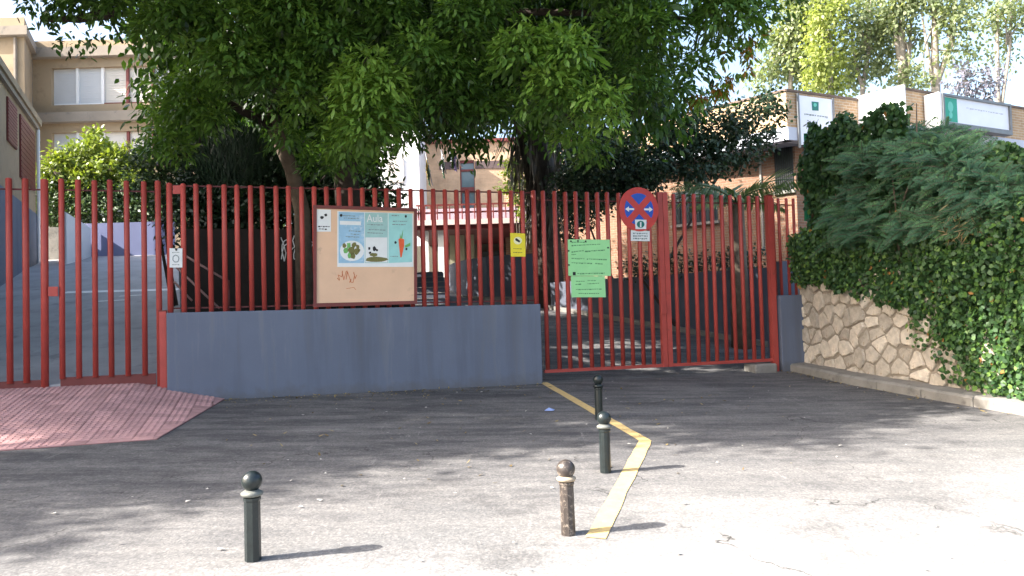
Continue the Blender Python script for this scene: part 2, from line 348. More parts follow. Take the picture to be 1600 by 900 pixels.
def lobe(L, c, r, dens, leaf, wid, per=9, spread=.13, droop=.8, tint=.45, shell=(.72, 1.05), tv=.22):
    """a mass of drooping sprays on the skin of an ellipsoid"""
    c = np.array(c, float); r = np.array(r if hasattr(r, '__len__') else (r, r, r * .85), float)
    area = 4 * math.pi * (np.prod(r) ** (2 / 3)); ns = max(3, int(area * dens / per))
    d = rdir(ns); sp = c + d * r * RNG.uniform(shell[0], shell[1], (ns, 1))
    st = np.clip(RNG.normal(tint, tv * .6, ns), 0, 1)
    P_ = np.repeat(sp, per, 0) + RNG.normal(size=(ns * per, 3)) * spread; D = np.repeat(d, per, 0)
    ax = D * .55 + RNG.normal(size=D.shape) * .45 + np.array([0, 0, -droop])
    nr = D * .8 + np.array([0, 0, .55]) + RNG.normal(size=D.shape) * .35
    k = len(P_)
    L.add(P_, ax, nr, leaf * RNG.uniform(.65, 1.2, k), wid * RNG.uniform(.7, 1.2, k), np.clip(np.repeat(st, per) + RNG.normal(0, tv * .5, k), 0, 1 if tint > 2 else .95))
def clumps(L, c, r, nc, nl, cr, leaf, wid, tint, cap=.95):
    """a bough: drooping rosettes of leaves set over the skin of an ellipsoid"""
    c = np.array(c, float); r = np.array((r, r, r * .9)); d = rdir(nc); d[:, 2] = d[:, 2] * .8 + .1; d = unit(d)
    cc = c + d * r * RNG.uniform(.6, 1.08, (nc, 1)); ti = np.clip(RNG.normal(tint, .13, nc), 0, cap); k = nc * nl
    D = rdir(k); D = unit(D * np.array([1, 1, .75]) + np.repeat(d, nl, 0) * .35); rad = cr * RNG.uniform(.15, 1.0, (k, 1))
    pos = np.repeat(cc, nl, 0) + D * rad + np.array([0, 0, .1 * cr])
    ax = D * .75 + np.array([0, 0, -.75]) + RNG.normal(0, .28, (k, 3)); nr = D * .7 + np.array([0, 0, .8]) + RNG.normal(0, .3, (k, 3))
    t = np.clip(np.repeat(ti, nl) + .16 * (rad[:, 0] / cr - .6) + .12 * D[:, 2] + RNG.normal(0, .08, k), 0, cap)  # tint imitates light: paler towards rosette tips and upper side
    L.add(pos, ax, nr, leaf * RNG.uniform(.65, 1.2, k), wid * RNG.uniform(.75, 1.2, k), t)
def dome(L, c, r, dens, leaf, wid, tint, cap=.95):
    """a drooping bough: leaves hang like shingles over a lumpy dome, bare below"""
    n = max(30, int(2 * math.pi * r * r * 1.3 * dens)); d = rdir(n); d[:, 2] = np.where(d[:, 2] < -.35, -d[:, 2], d[:, 2]); az = np.arctan2(d[:, 1], d[:, 0]); ph = RNG.uniform(0, 6, 3)
    k = 1 + .2 * np.sin(4 * az + ph[0]) * np.sin(5 * d[:, 2] + ph[1]) + .12 * np.sin(9 * az + ph[2])
    pos = np.array(c) + d * (np.array([r, r, r * .95]) * (k * RNG.uniform(.78, 1.06, n))[:, None]) + RNG.normal(0, .025, (n, 3))
    ax = d * .8 + np.array([0, 0, -.62]) + RNG.normal(0, .36, (n, 3)); nr = d * .9 + np.array([0, 0, .5]) + RNG.normal(0, .28, (n, 3))
    t = np.clip(tint + .22 * d[:, 2] + .5 * (k - 1) + RNG.normal(0, .1, n), 0, cap)  # lit tops put into the tint: paler upwards and on bulges
    s = RNG.uniform(.5, 1.25, n); L.add(pos, ax, nr, leaf * s, wid * s ** .7 * RNG.uniform(.8, 1.15, n), t)
def limb(mb, a, b, r0, r1, n=7, sag=.1, seg=6, mi=0):
    a = np.array(a, float); b = np.array(b, float); j = RNG.normal(size=3) * np.linalg.norm(b - a) * .06
    pts = [a + (b - a) * t + j * math.sin(t * math.pi) + np.array([0, 0, -sag * math.sin(t * math.pi)]) + RNG.normal(size=3) * r0 * .12 for t in np.linspace(0, 1, seg)]
    mb.path(pts, list(np.linspace(r0, r1, seg)), n, mi); return pts

# ================================================================== SETTING
def axis(lo, hi, step, far): return [-f for f in far[::-1]] + list(np.arange(lo, hi + 1e-6, step)) + list(far)
XS = [-1500, -400, -120, -60] + list(np.arange(-30, 30.1, 1.0)) + [60, 120, 400, 1500]
YS = [-1500, -300, -60, -25] + list(np.arange(-10, 45.1, .5)) + [60, 100, 300, 1500]
def ground_sheet():
    vs = [(x, y, gz(x, max(y, -40))) for y in YS for x in XS]; nx = len(XS)
    fs = [(j * nx + i, j * nx + i + 1, (j + 1) * nx + i + 1, (j + 1) * nx + i) for j in range(len(YS) - 1) for i in range(nx - 1)]
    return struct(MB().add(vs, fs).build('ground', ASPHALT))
ground_sheet()

def clip(poly, a, b):
    """keep the part of a 2-D polygon on the left of a->b"""
    out = []; sgn = lambda p: (b[0] - a[0]) * (p[1] - a[1]) - (b[1] - a[1]) * (p[0] - a[0])
    for i in range(len(poly)):
        p, q = poly[i], poly[(i + 1) % len(poly)]; dp, dq = sgn(p), sgn(q)
        if dp >= 0: out.append(p)
        if dp * dq < 0: t = dp / (dp - dq); out.append((p[0] + (q[0] - p[0]) * t, p[1] + (q[1] - p[1]) * t))
    return out

# ---- red tiled pavement in front of the pedestrian gate (fence coordinates: t along, d towards the road)
def tod(x, y): q = np.array([x, y, 0]) - FEN.o; return float(np.dot(q, FEN.u)), float(np.dot(q, FEN.n))
PV = [tod(-3.95, 10.62), tod(-3.65, 7.85), tod(-4.93, 7.37), tod(-8.2, 6.3)]
PVPOLY = [(PV[0][0], -.06), (-4.6, -.06), (-4.6, PV[3][1]), PV[2], PV[1]]
def pav_z(t, d):
    p = FEN.at(t, 0, d); e0, e1 = np.array(PV[0]), np.array(PV[1]); ed = e1 - e0; ed /= np.linalg.norm(ed)
    side = abs(ed[0] * (d - e0[1]) - ed[1] * (t - e0[0]))
    front = max(0, 2.55 - d)
    return gz(p[0], p[1]) + .012 + .24 * min(1, side / 1.1) * min(1, front / 2.5)
def pav_pt(t, d, dz=0): p = FEN.at(t, 0, d); return (p[0], p[1], pav_z(t, d) + dz)
def ccw(poly): return poly if sum(poly[i][0] * poly[(i + 1) % len(poly)][1] - poly[(i + 1) % len(poly)][0] * poly[i][1] for i in range(len(poly))) > 0 else poly[::-1]
def build_pavement():
    pv = ccw(PVPOLY); S = .2; cells = []
    for i in range(-24, 8):
        for j in range(-1, 18):
            c = [(i * S, j * S), ((i + 1) * S, j * S), ((i + 1) * S, (j + 1) * S), (i * S, (j + 1) * S)]
            for k in range(len(pv)): 
                c = clip(c, pv[k], pv[(k + 1) % len(pv)])
                if len(c) < 3: break
            if len(c) >= 3: cells.append((i, j, c))
    mb = MB()
    for i, j, c in cells:
        poly = [np.array(pav_pt(t, d, -.006)) for t, d in c]
        nn = np.cross(poly[1] - poly[0], poly[2] - poly[0])
        if nn[2] > 0: poly = poly[::-1]
        mb.prism([p - np.array([0, 0, .3]) for p in poly][::1], (0, 0, .3))
    base = struct(mb.build('pavement', GROUT))
    for i, j, c in cells:
        ar = abs(sum(c[k][0] * c[(k + 1) % len(c)][1] - c[(k + 1) % len(c)][0] * c[k][1] for k in range(len(c)))) / 2
        if ar < .004 or i * S < -3.3: continue
        ct = sum(p[0] for p in c) / len(c); cd = sum(p[1] for p in c) / len(c); o = pav_pt(ct, cd)
        mb = MB(); dz = random.uniform(-.002, .002)
        poly = [np.array(pav_pt(ct + (t - ct) * .97, cd + (d - cd) * .97, -.006)) for t, d in c]
        mb.prism(poly if np.cross(poly[1] - poly[0], poly[2] - poly[0])[2] > 0 else poly[::-1], (0, 0, .008 + dz))
        if ar > .038:
            for a in range(3):
                for b in range(3):
                    t0, d0 = i * S + (a + .5) * S / 3, j * S + (b + .5) * S / 3; h = S / 6 * .68
                    lo = [np.array(pav_pt(t0 + x * h, d0 + y * h, .001)) for x, y in ((-1, -1), (1, -1), (1, 1), (-1, 1))]
                    hi = [np.array(pav_pt(t0 + x * h * .75, d0 + y * h * .75, .008)) for x, y in ((-1, -1), (1, -1), (1, 1), (-1, 1))]
                    mb.add(lo + hi, [(7, 6, 5, 4), (0, 4, 5, 1), (1, 5, 6, 2), (2, 6, 7, 3), (3, 7, 4, 0)])
        mb.build('tile', TILE, base, loc=o)
build_pavement()

# ---- yellow line on the road
def yellow_line():
    pts = [(.44, 11.95), (1.27, 7.6), (.47, 4.78)]; wd = .062
    def offs(p, a, b):
        d = np.array(b) - np.array(a); d = d / np.linalg.norm(d); return np.array([-d[1], d[0]])
    n0 = offs(None, pts[0], pts[1]); n2 = offs(None, pts[1], pts[2]); n1 = (n0 + n2); n1 /= np.dot(n1, n0)
    mb = MB(); rows = []
    for a, b, na, nb in ((pts[0], pts[1], n0, n1), (pts[1], pts[2], n1, n2)):
        for t in np.linspace(0, 1, 15)[(0 if not rows else 1):]:
            c = np.array(a) * (1 - t) + np.array(b) * t
            nn = n0 if (a is pts[0] and t < 1) else (n1 if (a is pts[0]) else n2)
            j = RNG.normal(0, .004, 2)
            rows.append([c + nn * (wd + j[0]), c - nn * (wd + j[1])])
    vs = [(p[0], p[1], gz(p[0], p[1]) + .005) for r in rows for p in r]
    mb.add(vs, [(2 * i, 2 * i + 1, 2 * i + 3, 2 * i + 2) for i in range(len(rows) - 1)])
    struct(mb.build('yellow_line', YELLOW))
yellow_line()

# ---- ramp behind the pedestrian gate
def ramp_z(y): return .86 + .2 * (y - 10)
def build_ramp():
    L0, L1 = (-4.5, 10.47), (-11.0, 25.3); R0, R1 = (-9.4, 8.95), (-15.2, 25.3); mb = MB(); n = 16
    rows = []
    for k in range(n + 1):
        t = k / n; a = np.array(L0) * (1 - t) + np.array(L1) * t; b = np.array(R0) * (1 - t) + np.array(R1) * t
        rows.append((a, b))
    vs = []
    for a, b in rows:
        for q in (a, b): vs.append((q[0], q[1], ramp_z(q[1] if q is a else q[1])))
    fs = [(2 * i + 1, 2 * i, 2 * i + 2, 2 * i + 3) for i in range(n)]
    m = len(vs); vs += [(x, y, z - .9) for x, y, z in vs]
    fs += [(2 * i, m + 2 * i, m + 2 * i + 2, 2 * i + 2) for i in range(n)] + [(1, m + 1, m, 0)]
    o = struct(MB().add(vs, fs).build('ramp', PAVE_CONC))
    Y = 17.7; z = ramp_z(Y) + .005
    q = [P(100, 458, Y), P(280, 455, Y)]
    ln = MB().prism([(q[0][0], Y - .14, ramp_z(Y - .14) + .004), (q[1][0], Y - .14, ramp_z(Y - .14) + .004), (q[1][0], Y + .14, ramp_z(Y + .14) + .004), (q[0][0], Y + .14, ramp_z(Y + .14) + .004)], (0, 0, .003))
    ln.build('painted_line', WHITE, o)
    for a, b, yy in ((150, 195, 16.3), (185, 222, 16.9)):
        u0, u1 = P(a, 470, yy)[0], P(b, 470, yy)[0]
        MB().prism([(u0, yy, ramp_z(yy) + .004), (u1, yy + .1, ramp_z(yy + .1) + .004), (u1, yy + .2, ramp_z(yy + .2) + .004), (u0, yy + .1, ramp_z(yy + .1) + .004)], (0, 0, .003)).build('painted_mark', WHITE, o)
build_ramp()
# terrace at the head of the ramp
struct(MB().box(-30, -8.2, 25.3, 46, 1.0, 3.95).build('terrace', PAVE_CONC))

# ---- kerb at the foot of the stone wall
WALL = [np.array(q) for q in ((4.98, 13.3), (5.28, 11.6), (5.64, 10.4), (6.06, 9.1), (7.0, 6.4), (8.2, 3.5))]
WLEN = [np.linalg.norm(WALL[i + 1] - WALL[i]) for i in range(len(WALL) - 1)]
def wall_pt(s):
    for i, l in enumerate(WLEN):
        if s <= l or i == len(WLEN) - 1:
            d = (WALL[i + 1] - WALL[i]) / l; p = WALL[i] + d * s
            return p, d
        s -= l
def wall_at(s, z, off=0):
    p, d = wall_pt(s); e = .25
    d = wall_pt(s + e)[0] - wall_pt(max(0, s - e))[0]; d /= np.linalg.norm(d)
    n = np.array([d[1], -d[0]]); q = p + n * off; return np.array([q[0], q[1], z])
def build_kerb():
    root = struct(thing('kerb', None, None, tuple(wall_at(0, gz(*wall_pt(0)[0]), 0))))
    s = -.0; k = 0
    while s < 9.5:
        l = .78; rows = []
        for t in (s + .006, s + l * .5, s + l - .006):
            wd = .3 + .06 * min(1, t / 2); a = wall_at(t, 0, .0); b = wall_at(t, 0, wd)
            za, zb = gz(*a[:2]), gz(*b[:2]); h = .13 + random.uniform(-.006, .006)
            rows.append([(a[0], a[1], za - .1), (a[0], a[1], za + h + .015), tuple(wall_at(t, zb + h, wd - .03)), tuple(wall_at(t, zb + h - .03, wd)), (b[0], b[1], zb - .1)])
        vs = [p for r in rows for p in r]; fs = [(i * 5 + j, i * 5 + j + 1, (i + 1) * 5 + j + 1, (i + 1) * 5 + j) for i in range(2) for j in range(4)] + [(4, 3, 2, 1, 0), (10, 11, 12, 13, 14)]
        MB().add(vs, [f[::-1] for f in fs]).build('kerb_stone', CONC, root, loc=rows[0][0]); s += l; k += 1
build_kerb()

# ================================================================== FENCE LINE
TOPZ = 3.52
def bar_mesh(name, h, r=.035, n=10):
    me = MB().lathe([(r, 0), (r, h - .012), (r * .7, h)], n=n).mesh(name)
    me.materials.append(RED)
    for p in me.polygons: p.use_smooth = len(p.vertices) == 4
    return me
def tpx(x, y): return FEN.hit(x, y)[0]
def bars(parent, ts, z0, z1, r=.035, off=0):
    me = bar_mesh('bar', z1 - z0, r)
    for t in ts:
        o = link('bar', me, parent, (), FEN.at(t + random.uniform(-.004, .004), z0, off)); o.rotation_euler = (R(random.uniform(-.2, .2)), R(random.uniform(-.22, .22)), random.uniform(0, 6)); o.scale = (1, 1, random.uniform(.997, 1.003))
ZB = 1.757
t0w, t1w = tpx(262, 489), tpx(840, 475)
# low wall
wl = MB().pbox(FEN, t0w, t1w, .25, ZB, -.16, .14)
lw = wl.build('low_wall', SLATE); tag(lw, 'long slate blue rendered low wall under the red railing and notice board', 'wall')
bv = lw.modifiers.new('bevel', 'BEVEL'); bv.width = .012; bv.segments = 2
# fixed railing on the wall
fr = thing('railing', 'fixed red tubular railing standing on the slate blue low wall', 'railing', FEN.at(t0w, ZB))
bars(fr, np.linspace(tpx(285.5, 285), tpx(815, 297.5), 29), ZB, TOPZ)
bars(fr, [tpx(264, 284), tpx(833.6, 298)], ZB, TOPZ + .01, .039)
MB().pbox(FEN, tpx(264, 284), tpx(833, 298), TOPZ - .035, TOPZ - .015, -.028, -.014).build('top_rail', DARKRED, fr)
MB().pbox(FEN, tpx(264, 284), tpx(833, 298), ZB + .05, ZB + .07, -.028, -.014).build('bottom_rail', DARKRED, fr)
MB().plate(FEN, [(270, 290), (284, 290), (284, 303), (270, 303)], .0, .012).build('tie_plate', RED, fr)
# pedestrian gate
pg = thing('gate_leaf', 'red tubular pedestrian gate leaf hinged beside the low wall above red paving', 'gate', FEN.at(-.1, .8))
bars(pg, [tpx(x, 281) for x in (95, 121, 147, 172, 197.5, 223)], .93, TOPZ + .03)
bars(pg, [tpx(246.5, 281)], .72, TOPZ + .04, .038)
MB().pbox(FEN, tpx(92, 281), tpx(240, 281), .80, .95, -.02, .0).build('kick_plate', BROWNRED, pg)
MB().pbox(FEN, tpx(92, 281), tpx(246, 281), TOPZ - .12, TOPZ - .10, -.04, -.028).build('top_rail', DARKRED, pg)
MB().plate(FEN, [(76, 448), (91, 448), (91, 463), (76, 463)], .03, .03).build('lock_box', RED, pg)
hp = thing('gate_post', 'short thick red post standing against the left end of the low wall', 'post', FEN.at(tpx(255, 590), .6))
MB().pbox(FEN, tpx(250, 545), tpx(261, 545), .6, ZB + .02, -.03, .05).build('shaft', RED, hp)
MB().pbox(FEN, tpx(249, 545), tpx(261.5, 545), ZB + .02, ZB + .035, -.036, .056).build('cap', BROWNRED, hp)
pl_ = thing('gate_leaf', 'red tubular gate leaf at the far left cut by the picture edge', 'gate', FEN.at(-2.2, .8))
bars(pl_, [tpx(68.5, 280)], .80, TOPZ + .03, .046)
bars(pl_, [tpx(40, 280) - k * .19 for k in range(8)], .90, TOPZ + .03, .039)
MB().pbox(FEN, tpx(40, 280) - 1.4, tpx(66, 280), .78, .93, -.02, .0).build('kick_plate', BROWNRED, pl_)
MB().pbox(FEN, tpx(40, 280) - 1.4, tpx(66, 280), TOPZ - .12, TOPZ - .10, -.05, -.034).build('top_rail', DARKRED, pl_)
# vehicle gate, two leaves
GZ0 = .735
for xs, lab in (((848, 866, 883, 899, 917, 933, 949, 965, 981, 997, 1013), 'red tubular vehicle gate leaf carrying the round sign and green notices'),
                ((1052, 1067, 1083, 1097.5, 1111, 1126, 1140.6, 1155, 1169, 1182.5), 'red tubular vehicle gate leaf without signs next to the right gate post')):
    left = xs[0] == 848
    g = thing('gate_leaf', lab, 'gate', FEN.at(tpx(xs[0], 300), GZ0))
    bars(g, [tpx(x, 304) for x in xs], GZ0, TOPZ)
    a, b = (tpx(842, 300), tpx(1032, 304)) if left else (tpx(1036, 304), tpx(1196, 307))
    MB().pbox(FEN, a, b, GZ0 - .05, GZ0 + .0, -.03, .03).build('bottom_rail', RED, g)
    MB().pbox(FEN, a, b, TOPZ - .14, TOPZ - .122, -.05, -.031).build('top_rail', DARKRED, g)
    st = tpx(1029.5, 304) if left else tpx(1037.5, 304)
    MB().pbox(FEN, st - .045, st + .04, GZ0 - .05, TOPZ + .02, -.035, .04).build('meeting_stile', RED, g)
    if left: MB().pbox(FEN, st - .07, st + .03, 1.55, 1.75, .04, .07).build('lock_box', RED, g)
gp = thing('gate_post', 'tall red post at the right end of the vehicle gate', 'post', FEN.at(tpx(1205, 500), .5))
tp = tpx(1204, 400)
MB().pbox(FEN, tp - .05, tp + .05, .45, TOPZ, -.05, .05).build('shaft', RED, gp)
MB().pbox(FEN, tp - .056, tp + .056, TOPZ, TOPZ + .012, -.056, .056).build('cap', BROWNRED, gp)
# short railing and pillars to the right
ztop = FEN.hit(1240, 461)[1]; tl, tr = tpx(1213, 520), tpx(1266, 520)
pi = MB().pbox(FEN, tl + .03, tr, .3, ztop, -.3, .1).build('pillar', SLATE); tag(pi, 'short slate blue rendered pillar between red gate post and stone wall', 'pillar')
bv = pi.modifiers.new('bevel', 'BEVEL'); bv.width = .012; bv.segments = 2
pt_ = MB().pbox(FEN, tpx(1243, 450), tpx(1268, 450), .4, FEN.hit(1250, 405)[1], -.75, -.42).build('pillar', SLATE); tag(pt_, 'taller slate blue pillar standing behind the short one by the ivy', 'pillar')
sr = thing('railing', 'short run of four red bars on the slate pillar beside the ivy', 'railing', FEN.at(tl, ztop))
bars(sr, [tpx(x, 308) for x in (1212, 1221.5, 1233.5, 1244)], ztop, TOPZ - .02, .026, -.1)
MB().pbox(FEN, tpx(1210, 308), tpx(1246, 308), TOPZ - .14, TOPZ - .12, -.14, -.127).build('top_rail', DARKRED, sr)
blk = MB().pbox(FEN, tpx(1172, 572), tpx(1206, 572), .4, .66, -.2, .16).build('concrete_block', CONC); tag(blk, 'low concrete stop block on the ground under the gate end', 'block')
bv = blk.modifiers.new('bevel', 'BEVEL'); bv.width = .03; bv.segments = 2

# ---- prints made of little strokes
def strokes(pl, off, rows, mat, name, parent, hgt=1.6, seed=1):
    """illegible lines of print: rows of (x0, x1, y) seen on the plane"""
    rr = random.Random(seed); mb = MB()
    for x0, x1, y0, y1 in rows:
        x = x0
        while x < x1 - 1:
            wd = rr.uniform(1.2, 4.5); e = min(x1, x + wd); t = (x - x0) / (x1 - x0); y = y0 + (y1 - y0) * t; h = hgt * rr.uniform(.55, 1.1)
            mb.plate(pl, [(x, y), (e, y + (y1 - y0) * (e - x) / (x1 - x0)), (e, y + h), (x, y + h)], off, .0012); x = e + rr.uniform(.5, 1.2)
    o = mb.build(name, mat, parent); o['kind'] = 'stuff'; return o
def blob(pl, cx, cy, rx, ry, n=14, jag=0, seed=1):
    rr = random.Random(seed); return [(cx + rx * (1 + rr.uniform(-jag, jag)) * math.cos(2 * math.pi * k / n), cy + ry * (1 + rr.uniform(-jag, jag)) * math.sin(2 * math.pi * k / n)) for k in range(n)]
def line_px(pl, mb, pts, wpx, off, th=.0012):
    for (x0, y0), (x1, y1) in zip(pts[:-1], pts[1:]):
        d = math.hypot(x1 - x0, y1 - y0) + 1e-6; nx, ny = -(y1 - y0) / d * wpx / 2, (x1 - x0) / d * wpx / 2
        mb.plate(pl, [(x0 + nx, y0 + ny), (x1 + nx, y1 + ny), (x1 - nx, y1 - ny), (x0 - nx, y0 - ny)], off, th)
# ---- notice board
nb = thing('notice_board', 'peach painted notice board in dark red frame with three posters', 'notice board', FEN.at(tpx(570, 478), ZB))
MB().plate(FEN, [(494, 325), (647, 329), (647, 473), (494, 477)], .09, .022).build('panel', PEACH_BOARD, nb)
for q in ([(489, 321), (651, 326), (651, 331), (489, 326)], [(489, 474), (651, 470), (651, 475), (489, 480)], [(489.5, 326), (494.5, 326), (494.5, 474), (489.5, 474)], [(646.5, 331), (651, 331), (651, 470), (646.5, 470)]):
    MB().plate(FEN, q, .085, .045).build('frame_bar', BROWNRED, nb)
for tt in (tpx(500, 400), tpx(640, 400)): MB().pbox(FEN, tt - .03, tt + .03, 1.85, 3.2, .031, .089).build('bracket', BROWNRED, nb)
def sheet(name, label, cat, poly, mat, off, th=.002, group=None):
    c = FEN.at(*FEN.hit(*poly[-1], off), off); o = thing(name, label, cat, tuple(c), group); MB().plate(FEN, poly, off, th).build('sheet', mat, o); return o
O1, O2, O3, O4 = .1125, .1148, .1163, .1178
p0 = sheet('paper_strip', 'white paper margin behind the three posters on the notice board', 'paper', [(527, 330), (646, 333.5), (646, 417), (527, 417)], PAPER, O1)
p1 = sheet('poster', 'pale blue poster with a green artichoke, leftmost on the notice board', 'poster', [(529, 331), (569, 332.3), (569, 411), (529, 411)], POSTER_BLUE, O2, .001)
mb = MB(); mb.plate(FEN, blob(FEN, 550, 392, 19, 16, 18), O3, .001); mb.build('picture_ground', PAPER, p1)
mb = MB(); mb.plate(FEN, [(531, 345), (564, 346), (564, 352), (531, 351)], O3, .001); mb.build('title_strip', PAPER, p1)
for k, (a, b, c) in enumerate(((538, 384, 3), (545, 383, 3.5), (553, 383, 3.5), (559, 386, 3), (541, 391, 4), (549, 391, 5), (557, 393, 4), (546, 399, 4), (552, 400, 4), (561, 391, 2))):
    MB().plate(FEN, blob(FEN, a, b, c, c * 1.3, 8, .3, k), O4 + .0006 * (k % 3), .001).build('leaf_print', (OLIVE, LEAFPRINT, OLIVE)[k % 3], p1)
strokes(FEN, O3, [(533, 555, 336, 337), (538, 562, 340, 341), (545, 563, 360, 361), (548, 562, 365, 366), (540, 562, 369, 370)], GREYINK, 'print', p1, 1.5, 3)
MB().plate(FEN, blob(FEN, 533, 336.5, 2.2, 2.4, 8), O3, .003).build('drawing_pin', INK, p1)
p2 = sheet('poster', 'grey green poster headed Aula with a potted plant, middle one on the board', 'poster', [(570, 332.3), (606, 333), (606, 411), (570, 411)], POSTER_GREEN, O2, .001)
MB().plate(FEN, [(571, 371), (605, 371), (605, 410), (571, 410)], O3, .001).build('picture_ground', PAPER, p2)
for k, (a, b, c, d) in enumerate(((588, 405.5, 17, 4), (584, 398, 6, 3))): MB().plate(FEN, blob(FEN, a, b, c, d, 12, .15, k), O4 + .0008 * k, .001).build('soil_print', OLIVE, p2)
for k, (a, b, c, d) in enumerate(((585, 389, 2.6, 4), (577, 388, 2, 2.5), (578, 395, 1.8, 2), (589, 391, 2, 2))): MB().plate(FEN, blob(FEN, a, b, c, d, 8, .3, k), O4, .001).build('leaf_print', INK, p2)
strokes(FEN, O3, [(574, 600, 350, 351), (576, 604, 358, 359), (574, 598, 363, 364)], GREYINK, 'print', p2, 1.6, 4)
def text_on(pl, s, px, off, hpx, mat, name, parent):
    cu = bpy.data.curves.new(name, 'FONT'); cu.body = s; cu.extrude = .0008
    tmp = bpy.data.objects.new('tmp', cu); COL.objects.link(tmp); bpy.context.view_layer.update()
    me = bpy.data.meshes.new_from_object(tmp.evaluated_get(bpy.context.evaluated_depsgraph_get())); bpy.data.objects.remove(tmp); bpy.data.curves.remove(cu)
    xs = [v.co.x for v in me.vertices]; ys = [v.co.y for v in me.vertices]; x0, x1, y0, y1 = min(xs), max(xs), min(ys), max(ys)
    (ta, za), (tb, _) = pl.hit(px[0], px[2], off), pl.hit(px[1], px[2], off); zb = pl.hit(px[0], px[2] - hpx, off)[1]
    base = np.array(wloc(parent))
    for v in me.vertices:
        t = ta + (v.co.x - x0) / (x1 - x0) * (tb - ta); z = za + (v.co.y - y0) / (y1 - y0) * (zb - za)
        v.co = Vector(pl.at(t, z, off + v.co.z) - base)
    me.name = name; return link(name, me, parent, [mat])
text_on(FEN, 'Aula', (573, 598, 347), O3 + .001, 12, WHITE, 'title', p2)
p3 = sheet('poster', 'mint green poster with an orange carrot, rightmost on the notice board', 'poster', [(607, 333), (644, 334), (644, 409.5), (607, 411)], POSTER_MINT, O2, .001)
MB().plate(FEN, [(622.5, 374), (626, 371.5), (631.5, 374), (631.5, 384), (627.5, 402), (625.5, 402)], O3, .001).build('carrot_print', ORANGE, p3)
for k, q in enumerate(([(626, 373), (630, 358), (628.5, 373)], [(632, 384), (641, 379), (641, 384), (634, 387)], [(625, 372), (625, 365), (627, 372)])): MB().plate(FEN, q, O4, .001).build('leaf_print', LEAFPRINT, p3)
for k, (a, b) in enumerate(((618, 379), (635, 389))): MB().plate(FEN, blob(FEN, a, b, 1.8, 2.2, 8, .2, k), O3, .001).build('dot_print', INK, p3)
strokes(FEN, O3, [(612, 624, 336, 336.4), (614, 636, 345, 345.5), (613, 634, 350, 350.5), (610, 622, 400, 400)], GREYINK, 'print', p3, 1.4, 5)
MB().plate(FEN, blob(FEN, 634, 338, 1.8, 2.2, 8), O3, .003).build('drawing_pin', INK, p3)
s1 = sheet('sticker', 'small white sign with black drawing in the top left board corner', 'sign', [(495, 327), (517, 327.6), (517, 362), (495, 362)], PAPER, O1, .004)
for k, (a, b, c, d) in enumerate(((503, 340, 2.6, 2.6), (509, 336, 2.6, 2.2))): MB().plate(FEN, blob(FEN, a, b, c, d, 9, .25, k), .1168, .001).build('drawing', INK, s1)
strokes(FEN, .1168, [(497, 515, 353, 353.4), (498, 512, 357, 357.4)], INK, 'print', s1, 2, 6)
mb = MB(); rr = random.Random(5); pts = [(527, 436)]
for k in range(26): pts.append((527 + k * 1.25 + rr.uniform(-2.5, 2.5), 430 + rr.uniform(-9, 9) + (k > 14) * 3))
line_px(FEN, mb, pts, 1.0, O1, .001); line_px(FEN, mb, [(541, 451), (553, 449), (556, 453)], .7, O1, .001)
mb.build('graffiti_scrawl', ORANGE_SCRAWL, nb)

# ---- other signs on the fence
s2 = sheet('sign', 'yellow camera warning sign on the railing bars right of the board', 'sign', [(797, 364), (820.5, 365), (821, 401), (798, 401)], SIGN_YELLOW, .035, .006)
MB().plate(FEN, blob(FEN, 809, 376, 6.5, 6, 14), .042, .001).build('pale_spot', PALE_YELLOW, s2)
mb = MB(); mb.plate(FEN, [(805, 373), (807, 372), (813, 376.5), (811.5, 379), (805.5, 376)], .0435, .001); mb.build('camera_symbol', INK, s2)
strokes(FEN, .042, [(802, 816, 388, 388.3), (802, 816, 394, 394.3)], OLIVE, 'print', s2, 1.3, 7)
s3 = sheet('sign', 'small white notice fixed to the bars beside the pedestrian gate', 'sign', [(265, 388), (285, 388), (285, 418), (265, 418)], PAPER, .04, .006)
mb = MB(); line_px(FEN, mb, [(270, 406), (270.5, 401), (274, 398.5), (278, 400), (279.5, 404), (278, 409), (273, 409.5), (270, 406)], 1.3, .047); mb.build('ring_symbol', GREYINK, s3)
MB().plate(FEN, [(273, 388), (277.5, 388), (276.5, 392), (274.5, 392)], .047, .004).build('clip', INK, s3)
strokes(FEN, .047, [(269, 281, 394, 394), (269, 281, 413, 413)], GREYINK, 'print', s3, 1.2, 8)
s4 = sheet('notice', 'large light green paper notice tied to the vehicle gate bars', 'notice', [(887, 374), (952.5, 374.5), (954.5, 431), (888, 431)], NOTE, .036, .003)
strokes(FEN, .0395, [(893, 918, 378, 378), (893, 938, 383, 381), (893, 912, 393, 391), (914, 945, 392, 390), (893, 900, 397, 397), (893, 915, 403, 404), (917, 948, 404, 405), (893, 925, 410, 411), (930, 942, 411, 412), (902, 945, 427, 426)], NOTEINK, 'handwriting', s4, 1.7, 9)
for x, y in ((888.5, 392), (889, 414), (892, 377), (903, 376.5), (915, 377), (950, 387)): MB().plate(FEN, blob(FEN, x, y, 1.5, 1.4, 6), .0395, .004).build('tie', INK, s4)
MB().plate(FEN, [(895, 425), (899.5, 425), (899.5, 430), (895, 430)], .0395, .001).build('ink_mark', INK, s4)
s5 = sheet('notice', 'smaller light green paper notice hanging under the larger green one', 'notice', [(892, 431.5), (945, 431.5), (946.5, 464.5), (893, 464.5)], NOTE, .036, .003)
strokes(FEN, .0395, [(900, 915, 439, 439), (918, 932, 438, 438), (899, 908, 444, 443), (918, 936, 443, 442), (900, 940, 452, 451), (904, 936, 458, 458)], NOTEINK, 'handwriting', s5, 1.4, 10)
